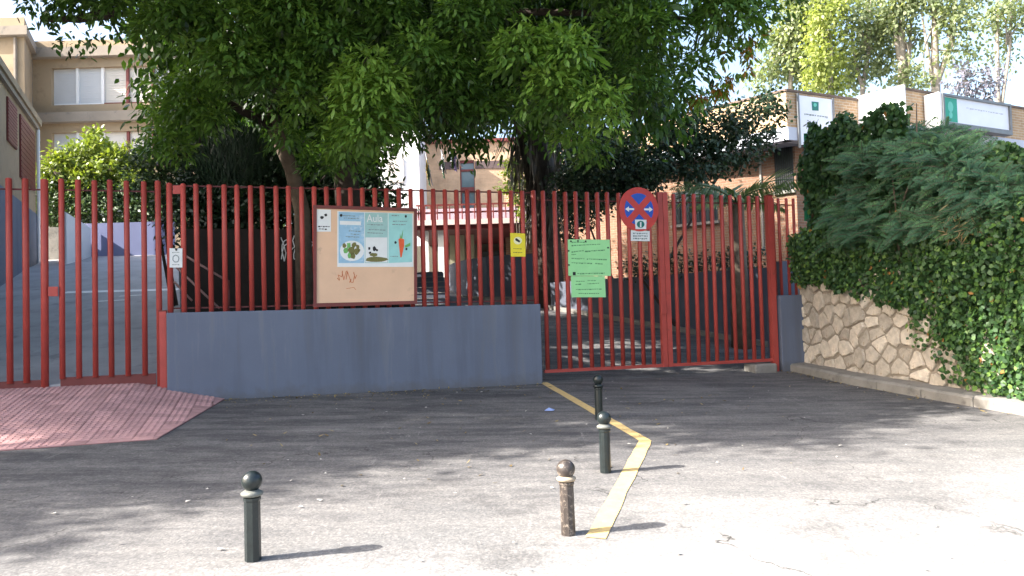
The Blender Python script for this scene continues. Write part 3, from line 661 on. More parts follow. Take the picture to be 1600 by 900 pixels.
# round no-stopping sign
ct, cz = FEN.hit(998.5, 327, .06); RS = .352; NS = 40
s6 = thing('traffic_sign', 'round red and blue no stopping sign on the vehicle gate', 'traffic sign', FEN.at(ct, cz - RS))
circ = lambda r, a0, a1, n: [FEN.at(ct + r * math.cos(a0 + (a1 - a0) * k / n), cz + r * 1.02 * math.sin(a0 + (a1 - a0) * k / n), 0) for k in range(n + 1)]
def pr(poly, off, th): return MB().prism([q + FEN.n * off for q in (poly if np.dot(np.cross(poly[1] - poly[0], poly[2] - poly[1]), FEN.n) > 0 else poly[::-1])], FEN.n * th)
pr(circ(RS, 0, 2 * math.pi, NS)[:-1], .045, .014).build('disc', SIGN_RED, s6)
for k in range(4):
    a = math.pi / 2 * k; c = [FEN.at(ct + .075 * math.cos(a), cz + .075 * math.sin(a), 0)] + circ(.255, a - R(33), a + R(33), 10)
    pr(c, .0595, .002).build('blue_field', SIGN_BLUE, s6)
for s in (-1, 1):
    q = [(.09, -.015), (.18, -.015), (.18, -.045), (.245, 0), (.18, .045), (.18, .015), (.09, .015)]
    pr([FEN.at(ct + s * a, cz + b, 0) for a, b in q], .062, .001).build('arrow', WHITE, s6)
s7 = sheet('plaque', 'small square green and white emblem plaque on the lower rim of the round sign', 'plaque', [(992, 343), (1010, 343.5), (1009.5, 358), (993, 358)], PAPER, .064, .004)
MB().plate(FEN, blob(FEN, 1001, 350.5, 6, 5.6, 12), .0685, .001).build('emblem', TEAL_DARK, s7)
MB().plate(FEN, [(1000, 347), (1002.2, 347), (1002.2, 355), (1000, 355)], .070, .001).build('emblem_mark', PAPER, s7)
s8 = sheet('plaque', 'white rectangular plaque with grey print under the round sign', 'plaque', [(985.5, 360), (1015, 361), (1015, 377), (985.5, 376.5)], PAPER, .05, .005)
strokes(FEN, .0555, [(989, 1012, 363.5, 364), (989, 1012, 367.5, 368), (989, 1012, 371.5, 372)], GREYINK, 'print', s8, 2.4, 12)

# ---- stone wall
def build_stone_wall():
    z0 = lambda s: gz(*wall_pt(s)[0]); top = 2.05
    o0 = wall_at(0, z0(0) - .2); root = thing('stone_wall', 'rubble stone garden wall of pale irregular stones under the ivy', 'wall', tuple(o0))
    mb = MB(); ss = np.linspace(0, 10, 30); vs = []
    for s in ss:
        for z, off in ((z0(s) - .3, 0), (top, 0), (top, -.4), (z0(s) - .3, -.4)): vs.append(wall_at(s, z, off))
    fs = [(i * 4 + j, (i + 1) * 4 + j, (i + 1) * 4 + j + 1, i * 4 + j + 1) for i in range(len(ss) - 1) for j in range(3)] + [(0, 1, 2, 3), tuple(range(len(vs) - 4, len(vs)))[::-1]]
    mb.add(vs, fs).build('mortar_core', MORTAR, root)
    rr = random.Random(21); pts = []
    S1, H0 = 5.0, .1
    for _ in range(4000):
        p = (rr.uniform(0, S1), rr.uniform(0, 1.9))
        if all(((p[0] - q[0]) / 1.45) ** 2 + (p[1] - q[1]) ** 2 > .155 ** 2 * rr.uniform(.3, 2.6) for q in pts): pts.append(p)
    wt = {p: rr.uniform(-.006, .012) for p in pts}
    for p in pts:
        c = [(0, -.05), (S1, -.05), (S1, 2.0), (0, 2.0)]
        for q in pts:
            if q is p or (q[0] - p[0]) ** 2 + (q[1] - p[1]) ** 2 > 1.2: continue
            dx, dy = q[0] - p[0], q[1] - p[1]; dq = dx * dx + dy * dy; fr_ = min(.8, max(.2, .5 + (wt[p] - wt[q]) / (2 * dq))); mx, my = p[0] + dx * fr_, p[1] + dy * fr_
            c = clip(c, (mx, my), (mx - dy, my + dx))
            if len(c) < 3: break
        if len(c) < 3: continue
        cx = sum(a for a, b in c) / len(c); cy = sum(b for a, b in c) / len(c); sz = math.sqrt(sum((a - cx) ** 2 + (b - cy) ** 2 for a, b in c) / len(c))
        c = [v for i in range(len(c)) for v in (c[i], tuple((c[i][j] + c[(i + 1) % len(c)][j]) / 2 + rr.uniform(-.012, .012) for j in (0, 1)))]
        cc = []
        for i in range(len(c)):
            a, b, d = c[i - 1], c[i], c[(i + 1) % len(c)]
            cu = rr.uniform(.06, .2); cc += [(b[0] * (1 - cu) + a[0] * cu, b[1] * (1 - cu) + a[1] * cu), (b[0] * (1 - cu) + d[0] * cu, b[1] * (1 - cu) + d[1] * cu)]
        k1 = 1 - rr.uniform(.016, .034) / sz; k2 = k1 - .1; base_z = z0(cx) - .06
        if base_z + cy > top - .04: continue
        dep = rr.uniform(.014, .048); tx, ty = rr.uniform(-.05, .05), rr.uniform(-.05, .05); n = len(cc); vs = []
        for kk, dp in ((k1, -.02), (k1 * .98, dep * .55), (k2, dep)):
            for a, b in cc:
                a2, b2 = cx + (a - cx) * kk + (rr.uniform(-.009, .009)), cy + (b - cy) * kk + rr.uniform(-.009, .009)
                vs.append(wall_at(max(0, a2), base_z + b2, dp + (tx * (a - cx) + ty * (b - cy)) * (dp > 0) + rr.uniform(-.003, .003)))
        vs.append(wall_at(max(0, cx), base_z + cy, dep + rr.uniform(-.004, .008)))
        fs = [(r * n + i, r * n + (i + 1) % n, (r + 1) * n + (i + 1) % n, (r + 1) * n + i) for r in range(2) for i in range(n)] + [(2 * n + i, 2 * n + (i + 1) % n, 3 * n) for i in range(n)]
        MB().add(vs, fs).build('stone', STONE, root, loc=tuple(wall_at(max(0, cx), base_z + cy)))
build_stone_wall()

# ---- bollards
def bollard(x, y, h, label, iron, collar, lean=(0, 0), facet=8):
    z = gz(x, y); o = thing('bollard', label, 'bollard', (x, y, z), 'ball topped bollards on the road')
    k = h / .51; c = (x, y, z)
    sh = MB().lathe([(.047, -.05), (.046, .03), (.045, .335 * k), (.05, .345 * k), (.05, .358 * k), (.04, .362 * k)], c, facet, rot=R(20)).build('shaft', iron, o)
    cl = MB().lathe([(.04, .362 * k), (.055, .366 * k), (.062, .376 * k), (.062, .386 * k), (.05, .394 * k), (.036, .402 * k)], c, 20).build('collar', collar, o, True)
    r = .059; zc = h - r; pr_ = [(.033, .395 * k)] + [(max(.002, r * math.cos(a)), zc + r * math.sin(a)) for a in np.linspace(R(-52), R(88), 14)]
    MB().lathe(pr_, c, 24).build('ball', iron, o, True)
    o.rotation_euler = (lean[0], lean[1], 0); return o
bollard(-1.53, 4.46, .51, 'green black bollard with octagonal shaft alone at the left front', IRON, COLLAR)
bollard(.31, 4.86, .466, 'worn brown bollard with tan collar at the end of the yellow line', IRON_WORN, COLLAR_TAN, (0, R(-.6)), 10)
bollard(.73, 6.39, .505, 'green black bollard with pale collar beside the bend of yellow line', IRON, COLLAR, (0, 0), 12)
bollard(.95, 8.79, .51, 'dark bollard farthest back, standing in shade near the vehicle gate', IRON, IRON, (0, 0), 12)

# ---- litter
o = MB(); x, y = -.0, 0
g0 = (.41, 9.35); zz = gz(*g0)
MB().add([(g0[0] - .06, g0[1], zz + .006), (g0[0] + .05, g0[1] - .03, zz + .008), (g0[0] + .07, g0[1] + .05, zz + .012), (g0[0], g0[1] + .08, zz + .035), (g0[0] - .05, g0[1] + .05, zz + .01)],
         [(0, 1, 3), (1, 2, 3), (0, 3, 4)]).build('paper_scrap', BLUE_SCRAP)
tag(bpy.data.objects['paper_scrap'], 'crumpled pale blue paper scrap on the asphalt left of yellow line', 'litter')
def litter():
    mb = MB(); rr = random.Random(3)
    for k in range(150):
        y = rr.uniform(4, 12); x = rr.uniform(-.62, .6) * y
        if FEN.n @ (np.array([x, y, 0]) - FEN.o) < .2 or x > 5: continue
        z = gz(x, y) + .008; s = rr.uniform(.008, .024); a = rr.uniform(0, 6.3)
        q = [(x + s * math.cos(a + i * 2.1) * rr.uniform(.6, 1.5), y + s * math.sin(a + i * 2.1) * rr.uniform(.6, 1.5), z + rr.uniform(0, .012)) for i in range(3)]
        mb.add(q, [(0, 1, 2)])
    tag(mb.build('fallen_bits', LITTER), 'tiny pale leaf and paper bits scattered over the asphalt', 'debris', kind='stuff')
litter()
def dry_leaves():
    L = Leaves(); n = 260; t = RNG.uniform(0, 5.3, n); d = .15 + RNG.exponential(.28, n); pos = np.array([FEN.at(a, 0, b) for a, b in zip(t, d)])
    s = RNG.uniform(0, 4.5, 90); p2 = np.array([wall_at(q, 0, .38 + RNG.exponential(.12)) for q in s]); y3 = RNG.uniform(6, 12.5, 120); p3 = np.stack([RNG.uniform(-.4, .4, 120) * y3, y3, y3 * 0], 1)
    p3 = p3[[FEN.n @ (q - FEN.o) > .25 for q in p3]]; pos = np.concatenate([pos, p2, p3]); pos[:, 2] = [gz(*q[:2]) + .008 for q in pos]; k = len(pos)
    a = RNG.normal(0, 1, (k, 3)); a[:, 2] = RNG.uniform(0, .2, k); L.add(pos, a, np.array([0, 0, 1.0]) + RNG.normal(0, .25, (k, 3)), RNG.uniform(.03, .075, k), RNG.uniform(.012, .028, k), RNG.uniform(0, 1, k))
    o = L.build('dry_leaves', LF_DRY, None, 'stuff', -.1); tag(o, 'small dry brown leaves scattered along the wall and kerb', 'fallen leaves')
dry_leaves()

# ================================================================== YARD BEHIND THE FENCE
def hz(x, y, Y): return float(P(x, y, Y)[2])
def hx(x, Y, y=400): return float(P(x, y, Y)[0])
# driveway retaining wall
RW = Plane((1.1, 20.1), (5.3, 15.5))
def wall_strip(pl, t0, t1, top, th, mat, name, label, n=8, kerb=None):
    root = thing(name, label, 'wall', tuple(pl.at(t0, gz(*pl.at(t0, 0)[:2]))))
    mb = MB(); kb = MB()
    for i in range(n):
        a, b = t0 + (t1 - t0) * i / n, t0 + (t1 - t0) * (i + 1) / n
        A = pl.at(a, 0); B = pl.at(b, 0); za, zb = gz(*A[:2]) - .3, gz(*B[:2]) - .3
        q = lambda t, z, o: pl.at(t, z, o)
        mb.hexa([q(a, za, 0), q(b, zb, 0), q(b, zb, -th), q(a, za, -th), q(a, top, 0), q(b, top, 0), q(b, top, -th), q(a, top, -th)])
        kb.hexa([q(a, za, .12), q(b, zb, .12), q(b, zb, .002), q(a, za, .002), q(a, za + .4, .12), q(b, zb + .4, .12), q(b, zb + .4, .002), q(a, za + .4, .002)])
    mb.build('wall_face', mat, root)
    if kerb: kb.build('foot_kerb', kerb, root)
    return root
wall_strip(RW, -.2, RW.len + 1.2, 2.42, .25, SLATE_DARK, 'retaining_wall', 'long slate grey retaining wall with pale kerb beside the inner driveway', kerb=CONC)
# curved planter wall
def curved_wall():
    pts = [(-2.1, 24.6), (-1.75, 23.2), (-1.3, 22.2), (-.7, 21.6), (0, 21.35), (.6, 21.5), (1.05, 22.1), (1.3, 23.2)]
    root = thing('planter_wall', 'rounded grey planter wall with pale kerb in front of the porch', 'wall', (0, 21.4, gz(0, 21.4)))
    vs = []; kv = []
    for i, p in enumerate(pts):
        d = np.array(pts[min(i + 1, len(pts) - 1)]) - np.array(pts[max(0, i - 1)]); d = d / np.linalg.norm(d); n = np.array([d[1], -d[0]])
        zb = 2.0 + .10 * (p[1] - 21.4); zt = 3.2 + .02 * i
        for z, o_ in ((zb - .6, 0), (zt, 0), (zt, -.3), (zb - .6, -.3)): vs.append((p[0] + n[0] * o_, p[1] + n[1] * o_, z))
        for z, o_ in ((zb - .6, .14), (zb + .11, .14), (zb + .11, .002), (zb - .6, .002)): kv.append((p[0] + n[0] * o_, p[1] + n[1] * o_, z))
    fs = [(i * 4 + j, (i + 1) * 4 + j, (i + 1) * 4 + j + 1, i * 4 + j + 1) for i in range(len(pts) - 1) for j in range(3)]
    MB().add(vs, fs).build('wall_face', SLATE_DARK, root); MB().add(kv, fs).build('foot_kerb', CONC, root)
curved_wall()
# steps to the porch
st = thing('steps', 'grey steps with pale nosings seen through the railing beside the board', 'steps', (-2.5, 19, 1.6))
for k in range(8):
    y = 19.0 + .4 * k; z = 1.75 + .16 * k
    s_ = MB().box(-3.4 - .05 * k, -1.55 - .06 * k, y, y + .42, z - .6, z).build('step', SLATE_DARK, st)
    MB().box(-3.4 - .05 * k, -1.55 - .06 * k, y - .02, y + .05, z + .003, z + .02).build('nosing', CONC, s_)
# dark wall right of the ramp with white graffiti
DW = Plane((-6.6, 13.0), (-1.9, 14.3))
dw = thing('garden_wall', 'dark brown garden wall behind the railing with white graffiti', 'wall', tuple(DW.at(0, .8)))
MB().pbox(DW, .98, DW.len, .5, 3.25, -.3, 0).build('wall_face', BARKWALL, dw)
rr = random.Random(8)
for cx in (443, 462, 483):
    mb = MB(); pts = []
    for k in range(16): a = k * .9 + cx; pts.append((cx + 7 * math.cos(a) * rr.uniform(.3, 1.1), 388 + 22 * math.sin(a * .7) * rr.uniform(.3, 1)))
    line_px(DW, mb, pts, 1.5, .01, .002); mb.build('graffiti', WHITE, dw)
# handrail by the steps next to the ramp
hr = thing('handrail', 'dull pink metal handrail sloping down behind the railing left of the hedge', 'handrail', tuple(P(357, 490, 12.2)))
for a, b in (((278, 393), (357, 440)), ((276, 418), (343, 482)), ((272, 440), (300, 470))):
    MB().path([P(*a, 12.2), P(*b, 12.2)], .018, 8).build('rail', GALV, hr, True)
for a, b in (((357, 438), (358, 500)), ((286, 398), (288, 470))):
    MB().path([P(*a, 12.2), P(*b, 12.2)], .02, 8).build('post', BROWNRED, hr, True)
# low blue wall at the head of the ramp and the white end wall
MB().box(hx(118, 25.2), hx(268, 25.2), 25.2, 25.5, 3.2, hz(180, 348, 25.2)).build('low_wall', M('lilac blue paint', (.17, .19, .32), .85, .1, 1, world=True))
tag(bpy.data.objects['low_wall.001'], 'lilac blue low wall at the top of the ramp', 'wall')
ew = thing('end_wall', 'pale sloping wedge wall left of the lilac wall atop the ramp', 'wall', (hx(105, 24), 24, 3))
MB().prism([(hx(101, 23.2), 23.2, 2.6), (hx(104, 23.2), 23.2, 2.6), (hx(104, 23.2), 23.2, hz(102, 332, 23.2)), (hx(101, 23.2), 23.2, hz(101, 330, 23.2))][::-1], (-.3, 1.9, -.25)).build('wedge', WHITE, ew)
MB().box(hx(56, 24.6), hx(93, 24.6), 24.6, 25.0, 2.6, hz(80, 355, 24.6)).build('plinth', CONC, ew)

# ---- near left building: side wall along the ramp with red shutters
LB = Plane((-11.9, 17.2), (-15.0, 24.2))
LB = Plane((-15.0, 24.2), (-11.9, 17.2)) if LB.n[0] < 0 else LB
ll = LB.len
lb = thing('school_wing', 'tan school wing along the ramp at the far left with red shutters', 'building', tuple(LB.at(0, 2)))
zE = hz(55, 196, 24.2)
def lbt(px): return LB.hit(px, 300)[0]
e0, e1 = (min(lbt(56), lbt(-40)), max(lbt(56), lbt(-40)))
MB().pbox(LB, e0 - 8.2, e1, 1.0, zE, -5, 0).build('wall', TANWALL, lb)
MB().pbox(LB, e0 - 8.2, e1 + .02, 1.0, hz(30, 318, 22), -.02, .03).build('painted_base', SLATE, lb)
MB().pbox(LB, e0 - 8.3, e1 + .15, zE + .002, zE + .2, -5, .16).build('eave', TANWALL, lb)
MB().pbox(LB, e0 - 8.2, e1 + .1, zE - .14, zE, -.2, .1).build('eave_trim', TANBAND, lb)
for a, b, y0, y1 in ((52, 30, 205, 290), (24, 10, 158, 215)):
    ta, tb = sorted((LB.hit(a, 250)[0], LB.hit(b, 250)[0]))
    zt = zE - .35; zb_ = LB.hit((a + b) / 2, (y0 + y1) / 2 + 40)[1]
    sh = MB().pbox(LB, ta, tb, zb_, zt, .004, .05).build('shutter', BROWNRED, lb)
    for k in range(12):
        z = zb_ + (zt - zb_) * k / 12; MB().pbox(LB, ta + .02, tb - .02, z + .02, z + .05, .05, .062).build('slat', BROWNRED, sh)
dp = MB().path([LB.at(e1 - .05, 2.5, .08), LB.at(e1 - .05, zE - .14, .08)], .05, 8).build('downpipe', WHITE, lb)
# upper block behind
YB = 33.5; zU = hz(20, 27, YB); xr = hx(40, YB)
MB().prism([(-30, YB, 4), (xr, YB, 4), (xr - 1.2, YB + 2.5, 4), (-30, YB + 2.5, 4)], (0, 0, zU - 4)).build('upper_wall', TANWALL, lb)
MB().prism([(-30, YB - .3, hz(20, 58, YB)), (xr + .3, YB - .3, hz(20, 58, YB)), (xr - .9, YB + 2.4, hz(20, 58, YB)), (-30, YB + 2.4, hz(20, 58, YB))], (0, 0, .4)).build('upper_band', TANBAND, lb)
MB().box(hx(26, YB), hx(29, YB), YB - .15, YB - .003, hz(20, 180, YB), hz(20, 60, YB)).build('pilaster', TANBAND, lb)
# ---- main left building
YM = 36.0; mbd = thing('school_building', 'tan school block with two rows of blinds windows behind the tree at left', 'building', (hx(120, YM), YM, 4))
x0, x1 = hx(46, YM), hx(420, YM); ZM = lambda y: hz(140, y, YM)
rows = [(105, 163), (206, 262), (300, 350)]
zs = [ZM(62)] + [v for r in rows for v in (ZM(r[0]), ZM(r[1]))] + [3.5]
wx0 = hx(82, YM)
m = MB()
for k in range(0, len(zs), 2): m.box(x0, x1, YM, YM + 6, zs[k + 1], zs[k])
for k in range(1, len(zs) - 1, 2): m.box(x0, wx0, YM, YM + 6, zs[k + 1], zs[k])
m.build('wall', TANWALL, mbd)
for y in (76, 177): MB().box(x0 - .05, x1, YM - .35, YM - .003, ZM(y + 15), ZM(y)).build('band', TANBAND, mbd)
MB().path([(x0 + .2, YM - .15, 4), (x0 + .2, YM - .15, ZM(75))], .08, 8).build('downpipe', CONC, mbd)
for ri, (ya, yb) in enumerate(rows):
    xs_ = [82, 121, 161, 200, 240, 280, 320, 360]
    for k in range(7):
        a, b = hx(xs_[k], YM), hx(xs_[k + 1], YM); z0_, z1_ = ZM(yb), ZM(ya)
        wn = MB().box(a, b, YM + .22, YM + .26, z0_, z1_).build('window', (BLIND, BLIND, BLIND_CREAM, BLIND_CREAM)[k % 4] if ri < 2 else GLASS, mbd)
        if ri == 1: MB().box(a + .05, b - .05, YM + .2, YM + .218, z0_, z0_ + (z1_ - z0_) * .55).build('pane', GLASS, wn)
        fm = WHITE if k in (0, 1) else BROWNRED
        MB().box(b - .06, b + .06, YM + .1, YM + .219, z0_, z1_).build('frame', fm, wn)
        MB().box(a + .061, b - .061, YM + .12, YM + .219, z0_, z0_ + .09).build('sill', fm, wn)
        for q in range(1, 14): 
            if ri == 0: MB().box(a + .07, b - .07, YM + .205, YM + .219, z0_ + .1 + (z1_ - z0_ - .12) * q / 14, z0_ + .115 + (z1_ - z0_ - .12) * q / 14).build('slat', (BLIND, BLIND, BLIND_CREAM, BLIND_CREAM)[k % 4], wn)
# ---- central far building with porch
YC = 38.0; ZC = lambda y, x=740: hz(x, y, YC)
cb = thing('peach_building', 'sunlit peach brick building with brown band beyond the porch', 'building', (hx(740, YC), YC, 3))
MB().box(hx(664, YC), hx(722, YC), YC, YC + 6, 2, ZC(223)).build('wall', PEACHWALL, cb)
MB().box(hx(745, YC), hx(900, YC), YC, YC + 6, 2, ZC(223)).build('wall', PEACHWALL, cb)
MB().box(hx(722, YC), hx(745, YC), YC, YC + 6, ZC(250), ZC(223)).build('wall', PEACHWALL, cb)
MB().box(hx(662, YC), hx(902, YC), YC - .2, YC + 6.2, ZC(223) + .003, ZC(218)).build('roof_edge', BROWNRED, cb)
for a, b in ((690, 721), (746, 860)): MB().box(hx(a, YC), hx(b, YC), YC - .04, YC - .003, ZC(264), ZC(252)).build('band', DARKBAND, cb)
wn = MB().box(hx(722, YC), hx(745, YC), YC + .15, YC + .2, ZC(345), ZC(250)).build('window', PANE, cb)
for y0, y1 in ((250, 254), (264, 267), (292, 300)): MB().box(hx(722, YC) + .06, hx(745, YC) - .06, YC + .05, YC + .148, ZC(y1), ZC(y0)).build('frame', BROWNRED, wn)
for x in (722, 744): MB().box(hx(x, YC), hx(x, YC) + .06 * (1 if x == 722 else 1), YC + .04, YC + .149, ZC(345), ZC(250)).build('frame', BROWNRED, wn)
wb = thing('white_building', 'sunlit white rendered wall corner left of the peach building', 'building', (hx(630, 35), 35, 3))
MB().box(hx(560, 35), hx(658, 35), 35, 41, 2, hz(640, 180, 35)).build('wall', WHITE, wb)
MB().box(hx(560, 35) - .1, hx(658, 35) + .12, 34.8, 41.1, hz(640, 180, 35) + .002, hz(640, 176, 35)).build('coping', CONC, wb)
MB().box(hx(610, 35), hx(634, 35), 34.9, 34.998, hz(620, 285, 35), hz(620, 248, 35)).build('window', BLIND_CREAM, wb)
YP = 27.0; ZP = lambda y: hz(740, y, YP)
po = thing('porch', 'flat roofed entrance porch with red railing on its roof', 'porch', (0, YP, 2.6))
MB().box(hx(640, YP), hx(842, YP), YP, YP + 7, ZP(350), ZP(342)).build('roof_slab', M('pinkish white fascia', (.62, .5, .47), .8, .1, 2), po)
MB().box(hx(642, YP), hx(840, YP), YP + .1, YP + 7, ZP(357), ZP(350) - .002).build('beam', DARKRED, po)
for k in range(19):
    x = hx(655 + k * 9.8, YP); MB().box(x - .02, x + .02, YP + .12, YP + .16, ZP(342), ZP(318)).build('baluster', BROWNRED, po)
for y in (318, 330): MB().box(hx(650, YP), hx(838, YP), YP + .161, YP + .2, ZP(y) - .03, ZP(y) + .03).build('railing_bar', BROWNRED, po)
MB().box(hx(650, YP), hx(838, YP), YP + .5, YP + .56, ZP(342), ZP(322)).build('parapet_panel', M('lilac panel', (.45, .36, .42), .8, .1, 2), po)
for x, wpx in ((664, 8), (688, 9)): MB().box(hx(x - wpx / 2, YP), hx(x + wpx / 2, YP), YP + .3, YP + .6, 2.2, ZP(357) - .002).build('column', WHITE, po)
for x in (707, 722, 737): MB().box(hx(x - 4, YP + 2), hx(x + 4, YP + 2), YP + 2.0, YP + 2.3, 2.2, ZP(357) - .002).build('column', M('sage paint', (.30, .29, .2), .8, .1, 2), po)
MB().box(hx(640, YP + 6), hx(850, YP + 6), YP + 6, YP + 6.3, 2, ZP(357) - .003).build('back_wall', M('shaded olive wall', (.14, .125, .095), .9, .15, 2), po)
MB().box(hx(745, YP + 5), hx(835, YP + 5), YP + 5.7, YP + 5.99, 2, ZP(372)).build('doorway', GLASS, po)
# flags
def flag(x0_, y0_, x1_, y1_, cols, label):
    a, b = P(x0_, y0_, 29), P(x1_, y1_, 29); f = thing('flag', label, 'flag', tuple(b), 'flags hanging above the porch')
    MB().path([b, b + (a - b) * 1.12], .025, 6).build('pole', STEEL, f, True)
    for ci, c in enumerate(cols):
        vs = []; n = 9
        for k in range(n + 1):
            t = k / n; top = a + (b - a) * (.02 + .5 * (ci + t) / len(cols))
            for j in range(5): vs.append(top + np.array([.04 * math.sin(j * 1.3 + k), .08 * math.sin(k * 1.9 + j * .7), -.15 * j]))
        MB().add(vs, [(k * 5 + j, k * 5 + j + 1, (k + 1) * 5 + j + 1, (k + 1) * 5 + j) for k in range(n) for j in range(4)]).build('cloth', c, f, True)
CY = M('flag yellow', (.3, .23, .06), .8, .1, 3); CG = M('flag green', (.05, .1, .05), .8, .1, 3); CV = M('flag violet', (.12, .09, .17), .8, .1, 3)
flag(702, 226, 722, 262, [WHITE, CV], 'limp white and violet flag on a slanting pole, rightmost of three')
flag(690, 238, 697, 272, [WHITE, CG], 'limp white flag on a slanting pole, middle of three')
flag(666, 244, 676, 290, [CY, CG], 'limp dark yellow green flag on a slanting pole, leftmost of three')

# ---- brick building on the right with sawtooth front
K = [(1.9, 28.4), (8.07, 22.0), (10.8, 23.3), (11.6, 22.2), (16.5, 24.7), (26, 29.5)]
ZT, ZPB, ZBM = 7.83, 6.80, 6.42
bb = thing('brick_building', 'low brick building with sawtooth front and white beam behind the hedge', 'building', (8, 22, 1.5))
BEAM = M('blue white concrete beam', (.50, .53, .60), .8, .1, 1.5, dirt=(.3, .31, .35), dirt_amt=.4, world=True)
SOFF = M('grey soffit', (.20, .21, .25), .85, .1, 2)
COPE = M('brown coping tile', (.14, .10, .08), .85, .25, 3)
inner = [(-.2, 30.5), (8.6, 22.9), (11.0, 24.2), (11.9, 23.3), (16.5, 25.7), (26, 30.5), (26, 45), (-.2, 45)]
MB().prism([(x, y, ZBM + .002) for x, y in ([(1.9, 28.4), (8.07, 22.0), (10.8, 23.3), (11.6, 22.2), (16.5, 24.7), (26, 29.5), (26, 44), (1.9, 44)])], (0, 0, .9)).build('roof_slab', SOFF, bb)
FACE = []
for i in range(5):
    pl = Plane(K[i], K[i + 1]); FACE.append(pl)
    bm = brick_mat('brick %d' % i, pl.ang, (.50, .34, .19), (.42, .27, .15), (.55, .46, .36), .27, .085, .012)
    MB().pbox(pl, 0, pl.len, ZPB, ZT, -.3, .01).build('parapet', bm, bb)
    MB().pbox(pl, -.01, pl.len + .01, ZBM, ZPB - .002, -.3, .04).build('beam', BEAM, bb)
    MB().pbox(pl, -.02, pl.len + .02, ZT + .002, ZT + .07, -.34, .05).build('coping', COPE, bb)
for i in range(5):
    pl = Plane(inner[i], inner[i + 1]); bm = brick_mat('wall brick %d' % i, pl.ang, (.26, .135, .08), (.2, .1, .06), (.25, .19, .14), .27, .085, .012)  # wall bricks darker than the parapet's: shade below the eave put into colour
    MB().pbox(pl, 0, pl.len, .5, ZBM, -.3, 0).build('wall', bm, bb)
WL = Plane(inner[0], inner[1])
# two barred windows
for xa, xb, ya, yb in ((1052, 1120, 292, 352), (1212, 1238, 222, 300)):
    (ta, za), (tb, zb_) = WL.hit(xa, yb), WL.hit(xb, ya)
    wn = MB().pbox(WL, ta, tb, za, zb_, -.02, .012).build('window', GLASS, bb)
    MB().pbox(WL, ta - .05, tb + .05, za - .09, za - .002, -.02, .1).build('sill', CONC, wn)
    for k in range(9): t = ta + (tb - ta) * (k + .5) / 9; MB().pbox(WL, t - .012, t + .012, za, zb_, .03, .05).build('grille_bar', INK, wn)
(ta, za) = WL.hit(1190, 300); MB().pbox(WL, ta - .03, ta + .03, 3.4, ZBM, .002, .06).build('drain_pipe', CONC, bb)
# white panel on the sunny face
wp = thing('blank_signboard', 'blank bright white board on the brick parapet', 'signboard', tuple(FACE[2].at(.2, ZBM - .25)))
MB().pbox(FACE[2], -.02, FACE[2].len + .06, ZBM - .25, ZT + .12, .05, .11).build('face', WHITE, wp)
MB().pbox(FACE[2], -.03, FACE[2].len + .07, ZT + .121, ZT + .15, .04, .12).build('top_trim', CONC, wp)
# square sign
F1 = FACE[1]
sg = thing('sign', 'square white sign with small green emblem on the brick parapet corner', 'sign', tuple(F1.at(.3, ZBM)))
(sa, sz1), (sb, _) = F1.hit(1247, 149, .06), F1.hit(1299, 153, .06); sz0 = ZBM - .12
MB().pbox(F1, sa, sb, sz0, sz1, .045, .08).build('panel', WHITE_SIGN, sg)
for a, b in ((sa - .07, sa), (sb, sb + .07)): MB().pbox(F1, a, b, sz0 - .1, sz1 + .05, .045, .1).build('frame_post', STEEL, sg)
e1 = MB(); e1.plate(F1, [(1268, 158.5), (1279, 159.5), (1279, 173), (1269, 172.5)], .082, .003); e1.build('emblem', TEAL_DARK, sg)
MB().plate(F1, blob(F1, 1273.6, 164, 2.6, 3, 10), .087, .002).build('emblem_mark', TEAL_LIGHT, sg)
strokes(F1, .082, [(1257, 1275, 177, 179.5), (1277, 1293, 180, 182)], GREYINK, 'lettering', sg, 3, 14)
# long sign
F3 = FACE[3]
bs_ = thing('sign', 'long white framed sign with green end panel on the right parapet', 'sign', tuple(F3.at(.8, ZBM)))
(sa, sz1), (sb, _) = F3.hit(1473, 150, .5), F3.hit(1575, 168, .5); sz0 = F3.hit(1473, 190, .5)[1]
pn = MB().pbox(F3, sa, sb, sz0, sz1, .46, .5).build('panel', WHITE_SIGN, bs_)
gw = (sb - sa) * .2
gpn = MB().pbox(F3, sa + .02, sa + gw, sz0 + .03, sz1 - .02, .502, .508).build('green_panel', TEAL, bs_)
for a, b, c, d in ((sa - .08, sb + .08, sz1, sz1 + .07), (sa - .08, sb + .08, sz0 - .14, sz0), (sa - .08, sa, sz0, sz1), (sb, sb + .08, sz0, sz1)): MB().pbox(F3, a, b, c, d, .3, .56).build('frame', STEEL, bs_)
MB().pbox(F3, sa - .2, sa - .082, sz0 - .14, sz1 + .1, .05, .52).build('side_board', WHITE, bs_)
for a in (sa + .3, sb - .3): MB().pbox(F3, a, a + .08, sz0 - .1, sz1 - .1, .05, .299).build('bracket', STEEL, bs_)
mid = sa + gw / 2
for z_, r_ in ((sz0 + (sz1 - sz0) * .62, .16), (sz0 + (sz1 - sz0) * .3, .1)):
    poly = [F3.at(mid + r_ * math.cos(a) * .8, z_ + r_ * math.sin(a), .51) for a in np.linspace(0, 2 * math.pi, 13)[:-1]]
    nn = np.dot(np.cross(poly[1] - poly[0], poly[2] - poly[1]), F3.n); MB().prism(poly if nn > 0 else poly[::-1], F3.n * .003).build('emblem_mark', TEAL_LIGHT, gpn)
strokes(F3, .502, [(1510, 1542, 168, 173.5), (1544, 1569, 174, 178)], M('faint grey ink', (.45, .46, .5), .6), 'lettering', bs_, 2.2, 15)
